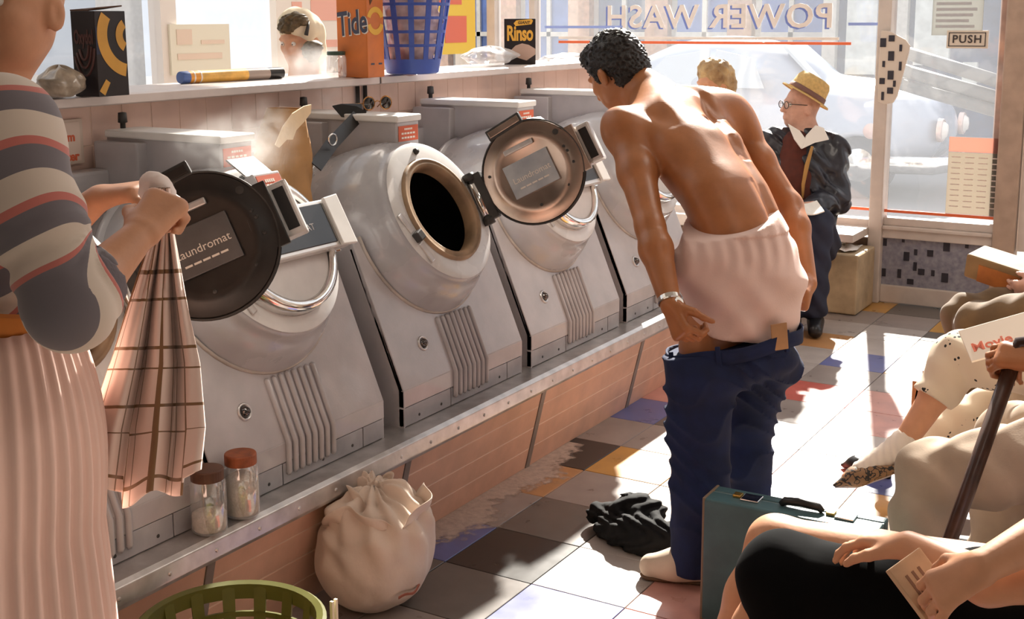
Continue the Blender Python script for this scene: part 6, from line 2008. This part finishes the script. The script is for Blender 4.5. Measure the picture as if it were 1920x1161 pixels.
for s in (-1, 1):
    sh_ = up_ + Vector((0, 0.17 * s, -0.03))
    S.chain([sh_, sh_ + Vector((-0.03, 0.05 * s, -0.25))], [0.065, 0.052], 0.04)
S.build('blouse', mat('cream_blouse', (0.66, 0.56, 0.46), 0.85), T)
S = SDF(0.005)
S.chain([aC_.lerp(kC, 0.10), aC_, aC_.lerp(tC, 0.75)], [0.040, 0.043, 0.032], 0.02)
S.cut(aC_.lerp(kC, 0.12), (kC - aC_)).disp(lambda P: 0.0015 * np.sin(300 * P[:, 0] + 100 * P[:, 2]))
S.build('sock', mat('white_sock', (0.74, 0.66, 0.58), 0.95), T)
ml = bpy.data.materials.new('leopard_print')
ml.use_nodes = True
nt = ml.node_tree
pbb = nt.nodes['Principled BSDF']
pbb.inputs['Roughness'].default_value = 0.6
tc_ = nt.nodes.new('ShaderNodeTexCoord')
n_ = nt.nodes.new('ShaderNodeTexNoise')
n_.inputs['Scale'].default_value = 52
n_.inputs['Detail'].default_value = 1.0
nt.links.new(tc_.outputs['Object'], n_.inputs['Vector'])
rp = nt.nodes.new('ShaderNodeValToRGB')
rp.color_ramp.interpolation = 'CONSTANT'
rp.color_ramp.elements[0].color = (0.24, 0.13, 0.06, 1)
rp.color_ramp.elements[1].position = 0.47
rp.color_ramp.elements[1].color = (0.015, 0.012, 0.010, 1)
q_ = rp.color_ramp.elements.new(0.56)
q_.color = (0.24, 0.13, 0.06, 1)
nt.links.new(n_.outputs['Fac'], rp.inputs['Fac'])
nt.links.new(rp.outputs['Color'], pbb.inputs['Base Color'])
dC = (tC - aC_).normalized()
tip = W(1566, 910, 3.99)
for (an_, tp_, M_) in ((W(1668, 868, 4.01), tip, ml), (OZ(1650, 868, 0.05), OZ(1580, 872, 0.012), mat('black_shoe', (0.012, 0.012, 0.014)))):
    S = SDF(0.004)
    S.chain([an_, an_.lerp(tp_, 0.6), tp_], [0.044, 0.036, 0.008], 0.02, ZV, 0.8)
    u_ = (an_ - tp_).normalized()
    S.ell(an_.lerp(tp_, 0.15) + ZV * 0.040, (0.085, 0.05, 0.034), (u_, u_.cross(ZV), ZV), 0.008, True)
    sh_ = S.build('shoe', M_, T)
    MB().tube([an_ + u_ * 0.03 - ZV * 0.03, an_ + u_ * 0.035 - ZV * 0.07], [0.016, 0.008], 8).build('heel', mat('black_shoe', (0.012, 0.012, 0.014)), sh_, True)
    MB().tube([an_ - ZV * 0.036, an_.lerp(tp_, 0.6) - ZV * 0.029, tp_ - ZV * 0.006], [0.012, 0.012, 0.004], 6).build('sole', mat('sole_pale', (0.55, 0.5, 0.5), 0.6), sh_, True)
# magazine
c_ = W(1858, 640, 3.74)
MM = frame(c_, Vector((0.80, 0.30, 0.30)), Vector((0.25, 0.75, 0.55)))
mg = empty('magazine', c_, 'open magazine with red title held on the crossed knee', 'magazine')
MB().box((-0.075, -0.06, -0.004), (0.13, 0.075, 0.004), MM).build('pages', mat('magazine_paper', (0.76, 0.68, 0.58), 0.7), mg, False, 0.002)
text('lettering', 'Movie', 0.048, MM @ Matrix.Translation((0.0, -0.012, 0.0045)), m_red, mg, 0.0004, 0.001)
text('lettering', 'Movie', 0.048, MM @ Matrix.Translation((0.0, -0.012, -0.0045)) @ Matrix.Diagonal((-1, 1, -1, 1)), m_red, mg, 0.0004, 0.001)

# --- C: beige trousers, walking stick
T = person((-0.3, 3.25, 0), 'seated person in beige trousers with both hands on a dark walking stick')
kN, aN = W(1745, 895, 3.42), W(1712, 1060, 3.42)
kM, aM = W(1890, 822, 3.60), W(1800, 960, 3.68)
pC = Vector((kN.x + 0.46, kN.y + 0.06, 0.53))
S = SDF(0.007)
up_ = pC + Vector((0.07, 0, 0.53))
torso(S, pC, up_, 0.16, 0.16, 0.10)
HPC = head(S, up_ + Vector((-0.03, 0, 0.26)), hF - ZV * 0.1, ZV, 1.0, up_ + Vector((0, 0, 0.04)), 0.055)
fN, fM = Vector((aN.x, aN.y, 0.09)), Vector((kM.x - 0.02, kM.y, 0.09))
S.chain([pC + Vector((0, -0.09, 0)), kN, fN], [0.085, 0.056, 0.038], 0.03).chain([pC + Vector((0, 0.10, 0)), kM, fM], [0.085, 0.056, 0.038], 0.03)
cane_t, cane_b = W(1902, 672, 3.14), W(1795, 975, 3.08)
for s, wr_ in ((-1, W(1950, 680, 3.10)), (1, W(1950, 650, 3.22))):
    sh_ = up_ + Vector((0, 0.19 * s, -0.03))
    el_ = sh_ + Vector((-0.02, 0.07 * s, -0.28))
    S.chain([sh_, el_, wr_], [0.055, 0.042, 0.028], 0.03)
    hand(S, wr_, (W(1880, 665, 3.15) - wr_), Vector((-0.3, -0.6 * s, -0.7)), s, (0.75, 0.8, 0.85, 0.9), 1.05, 0.8)
S.build('body', SKIN, T)
eyes(HPC, T)
short_hair(HPC, hF - ZV * 0.1, T, mat('grey_hair', (0.28, 0.26, 0.24)))
S = SDF(0.006)
S.chain([pC + Vector((0, -0.09, 0)), kN, kN.lerp(fN, 0.5), fN], [0.13, 0.092, 0.080, 0.072], 0.03)
S.chain([pC + Vector((0, 0.10, 0)), kM, kM.lerp(fM, 0.5), fM], [0.13, 0.092, 0.080, 0.072], 0.03)
S.disp(lambda P: 0.007 * np.sin(40 * P[:, 0] + 18 * P[:, 2] + 2.5 * np.sin(22 * P[:, 1] + 8 * P[:, 2])) + 0.003 * nz3(P, 40))
S.build('trousers', mat('beige_trousers', (0.47, 0.37, 0.28), 0.85, var=0.06, bump=0.05, bscale=200), T)
S = SDF(0.012)
torso(S, pC, up_, 0.19, 0.185, 0.13)
for s, wr_ in ((-1, W(1950, 680, 3.10)), (1, W(1950, 650, 3.22))):
    sh_ = up_ + Vector((0, 0.19 * s, -0.03))
    el_ = sh_ + Vector((-0.02, 0.07 * s, -0.28))
    S.chain([sh_, el_, el_.lerp(wr_, 0.75)], [0.08, 0.066, 0.05], 0.04)
S.build('cardigan', mat('grey_cardigan', (0.46, 0.42, 0.38), 0.9), T)
for f_ in (fN, fM):
    S = SDF(0.007)
    b_ = Vector((f_.x, f_.y, 0.048))
    S.chain([b_, b_ + Vector((-0.18, 0, -0.010))], [0.045, 0.037], 0.02).cut((0, 0, 0.002), -ZV)
    S.build('shoe', mat('black_shoe', (0.012, 0.012, 0.014)), T)
wk = empty('walking_stick', (cane_b.x, cane_b.y, 0), 'dark wooden walking stick leaning between the seated knees', 'walking stick')
dn = (cane_b - cane_t).normalized()
gnd = cane_t + dn * (cane_t.z / -dn.z)
MB().tube([cane_t, cane_b, gnd + ZV * 0.015], [0.020, 0.019, 0.014], 12).build('shaft', mat('dark_wood', (0.045, 0.018, 0.010), 0.35, var=0.4, scale=18), wk, True)
MB().tube([gnd + ZV * 0.022, gnd + ZV * 0.002], 0.018, 10).build('ferrule', mat('rubber', (0.02, 0.02, 0.02), 0.8), wk, True)
MB().tube([cane_t - dn * 0.0, cane_t - dn * 0.04, cane_t - dn * 0.06 + Vector((0.05, -0.01, 0)), cane_t - dn * 0.05 + Vector((0.10, -0.02, -0.02))], 0.018, 12).build('crook', mat('dark_wood', (0.045, 0.018, 0.010)), wk, True)

# --- D: nearest, black skirt, bare arms, notebook
T = person((-0.2, 2.4, 0), 'nearest seated woman in black skirt, bare forearms resting over a small notebook')
kF, kNn = W(1455, 1020, 2.80), W(1470, 1085, 2.62)
S = SDF(0.005)
pD = Vector((kF.x + 0.66, kF.y - 0.10, 0.47))
up_ = pD + Vector((0.16, 0, 0.50))
torso(S, pD, up_, 0.15, 0.135, 0.09)
HPD = head(S, up_ + Vector((-0.04, 0, 0.25)), hF - ZV * 0.6, ZV, 0.96, up_ + Vector((0, 0, 0.04)), 0.048)
fF, fN_ = W(1330, 1195, 2.83), W(1345, 1240, 2.68)
fF.z, fN_.z = 0.09, 0.09
S.chain([pD + Vector((0, 0.08, 0)), kF, kF.lerp(fF, 0.35), fF], [0.088, 0.060, 0.056, 0.034], 0.03)
S.chain([pD + Vector((0, -0.09, 0)), kNn, kNn.lerp(fN_, 0.35), fN_], [0.088, 0.060, 0.056, 0.034], 0.03)
for f_ in (fF, fN_):
    S.chain([f_, Vector((f_.x - 0.15, f_.y, 0.035))], [0.036, 0.022], 0.02)
w1, w2 = W(1705, 1025, 2.36), W(1845, 1062, 2.10)
e1, e2_ = W(1850, 1090, 2.24), W(2000, 980, 2.14)
S.chain([up_ + Vector((0, 0.17, -0.03)), e1 + Vector((0.10, 0.02, 0.02)), e1, w1], [0.05, 0.044, 0.042, 0.029], 0.02)
S.chain([up_ + Vector((0, -0.17, -0.03)), e2_, w2], [0.05, 0.043, 0.028], 0.02)
hand(S, w1, W(1630, 1010, 2.44) - w1, -ZV, 1, (0.35, 0.4, 0.45, 0.5), 1.0, 0.3)
hand(S, w2, W(1785, 1095, 2.12) - w2, Vector((-0.2, 0.5, -0.8)), -1, (0.75, 0.7, 0.65, 0.6), 1.0, 0.6, 0.25)
S.build('body', SKINF, T)
eyes(HPD, T)
short_hair(HPD, hF - ZV * 0.6, T, mat('brown_hair', (0.10, 0.045, 0.02)), 0.02)
S = SDF(0.006)
S.chain([pD + Vector((0, 0.06, 0)), kF.lerp(pD, 0.12) - ZV * 0.03], [0.10, 0.066], 0.05)
S.chain([pD + Vector((0, -0.09, 0)), kNn - Vector((0.0, 0, 0))], [0.105, 0.088], 0.05)
S.chain([kNn, kNn + Vector((0.06, -0.02, -0.22))], [0.088, 0.09], 0.05)
S.cap(kNn + Vector((0.10, 0.05, -0.05)), pD + Vector((0, 0.02, -0.08)), 0.09, 0.12, 0.05)
S.disp(lambda P: 0.004 * nz3(P, 35))
S.build('skirt', mat('black_wool', (0.003, 0.003, 0.0035), 0.95, spec=0.1), T)
S = SDF(0.01)
torso(S, pD, up_, 0.16, 0.15, 0.11)
for s in (-1, 1):
    sh_ = up_ + Vector((0, 0.17 * s, -0.03))
    S.cap(sh_, sh_.lerp(e1 if s > 0 else e2_, 0.5), 0.065, 0.058, 0.04)
S.build('blouse', mat('blue_grey_blouse', (0.28, 0.31, 0.40), 0.85), T)
c_ = W(1728, 1100, 2.22)
NM = frame(c_, Vector((0.55, -0.1, -0.55)), Vector((0.1, 0.75, 0.45)))
nbk = empty('notebook', c_, 'small tan notebook held in the lap of the nearest woman', 'notebook')
MB().box((-0.055, -0.04, -0.006), (0.055, 0.045, 0.006), NM).build('cover', mat('notebook_tan', (0.55, 0.36, 0.22), 0.6, var=0.12), nbk, False, 0.002)
for k in range(3):
    MB().box((-0.03, 0.012 - k * 0.016, 0.0055), (0.03, 0.018 - k * 0.016, 0.0068), NM).build('print_line', mat('notebook_ink', (0.25, 0.13, 0.08), 0.7), nbk)
for (P_, nm) in ((pA, 'farthest of the row, under the brown-trousered person'), (pB, 'second from the far end, under the woman with crossed legs'), (pC, 'third from the far end, under the person with the stick'), (pD, 'nearest of the row, under the woman in black skirt')):
    seat_chair(P_.x + 0.02, P_.y, 'brown moulded chair, ' + nm)
# brown leather tote standing behind the crossed leg
b_ = OZ(1698, 832, 0.0)
tt = empty('tote_bag', (b_.x + 0.05, b_.y, 0), 'open tan leather tote bag on the floor behind the crossed leg', 'bag')
m_tote = mat('tote_leather', (0.42, 0.17, 0.06), 0.55, var=0.15)
m_tote2 = mat('tote_outside', (0.36, 0.31, 0.32), 0.6, var=0.1)
for (x0, x1, y0, y1, M_) in ((0.0, 0.012, 0.0, 0.17, m_tote2), (0.10, 0.112, 0.0, 0.17, m_tote), (0.012, 0.10, 0.158, 0.17, m_tote), (0.012, 0.10, 0.0, 0.012, m_tote)):
    q0, q1 = b_ + Vector((x0, y0, 0)), b_ + Vector((x1, y1, 0))
    lean = Vector((0.03 if x1 < 0.05 else 0.0, 0.0, 0.0))
    vs = [(q0.x, q0.y, 0.002), (q1.x, q0.y, 0.002), (q1.x, q1.y, 0.002), (q0.x, q1.y, 0.002)]
    h_ = 0.25
    MB().add(vs + [(x + lean.x, y, h_) for x, y, z in vs], [(0, 3, 2, 1), (4, 5, 6, 7), (0, 1, 5, 4), (1, 2, 6, 5), (2, 3, 7, 6), (3, 0, 4, 7)]).build('side', M_, tt, False, 0.003)
MB().box((b_.x, b_.y, 0.0), (b_.x + 0.112, b_.y + 0.17, 0.01)).build('base', m_tote2, tt)

# ================================================================== STEAM
def steam_mat(dens, sc_):
    M = bpy.data.materials.new('steam')
    M.use_nodes = True
    nt = M.node_tree
    for n in list(nt.nodes):
        nt.nodes.remove(n)
    out = nt.nodes.new('ShaderNodeOutputMaterial')
    vs_ = nt.nodes.new('ShaderNodeVolumeScatter')
    vs_.inputs['Color'].default_value = (0.98, 0.96, 0.94, 1)
    vs_.inputs['Anisotropy'].default_value = 0.2
    tc = nt.nodes.new('ShaderNodeTexCoord')
    ge = nt.nodes.new('ShaderNodeNewGeometry')
    no = nt.nodes.new('ShaderNodeTexNoise')
    no.inputs['Scale'].default_value = sc_
    no.inputs['Detail'].default_value = 4
    no.inputs['Distortion'].default_value = 0.8
    nt.links.new(ge.outputs['Position'], no.inputs['Vector'])
    mr = nt.nodes.new('ShaderNodeMapRange')
    mr.inputs['From Min'].default_value = 0.40
    mr.inputs['From Max'].default_value = 0.72
    mr.inputs['To Min'].default_value = 0.0
    mr.inputs['To Max'].default_value = dens
    nt.links.new(no.outputs['Fac'], mr.inputs['Value'])
    ln = nt.nodes.new('ShaderNodeVectorMath')
    ln.operation = 'LENGTH'
    nt.links.new(tc.outputs['Object'], ln.inputs[0])
    fo = nt.nodes.new('ShaderNodeMapRange')          # thins out towards the edge of the puff
    fo.interpolation_type = 'SMOOTHSTEP'
    fo.inputs['From Min'].default_value = 0.15
    fo.inputs['From Max'].default_value = 0.95
    fo.inputs['To Min'].default_value = 1.0
    fo.inputs['To Max'].default_value = 0.0
    nt.links.new(ln.outputs['Value'], fo.inputs['Value'])
    mu = nt.nodes.new('ShaderNodeMath')
    mu.operation = 'MULTIPLY'
    nt.links.new(mr.outputs['Result'], mu.inputs[0])
    nt.links.new(fo.outputs['Result'], mu.inputs[1])
    nt.links.new(mu.outputs[0], vs_.inputs['Density'])
    nt.links.new(vs_.outputs[0], out.inputs['Volume'])
    return M


ball = MB().lathe([(0.0, -1.0)] + [(math.cos(t), math.sin(t)) for t in np.linspace(-PI / 2 + 0.2, PI / 2 - 0.2, 12)] + [(0.0, 1.0)], None, 20).mesh('steam')
for (px, py, d, r, dens, sc_, lb) in ((425, 285, 3.35, (0.20, 0.16, 0.13), 5, 16, 'thin steam curling over the control box with the closed door'),
                                      (485, 262, 3.55, (0.15, 0.14, 0.15), 4, 16, 'thin steam rising left of the brown paper bag'),
                                      (575, 125, 4.85, (0.20, 0.16, 0.12), 10, 10, 'steam drifting below the face of the curly-haired woman'),
                                      (620, 190, 4.35, (0.12, 0.12, 0.08), 10, 12, 'faint steam under the ledge above the machine with the belt')):
    M = steam_mat(dens, sc_)
    me = ball.copy()
    me.materials.append(M)
    o = bpy.data.objects.new('steam', me)
    COL.objects.link(o)
    o.location = W(px, py, d)
    o.scale = r
    tag(o, lb, 'steam', None, 'stuff')
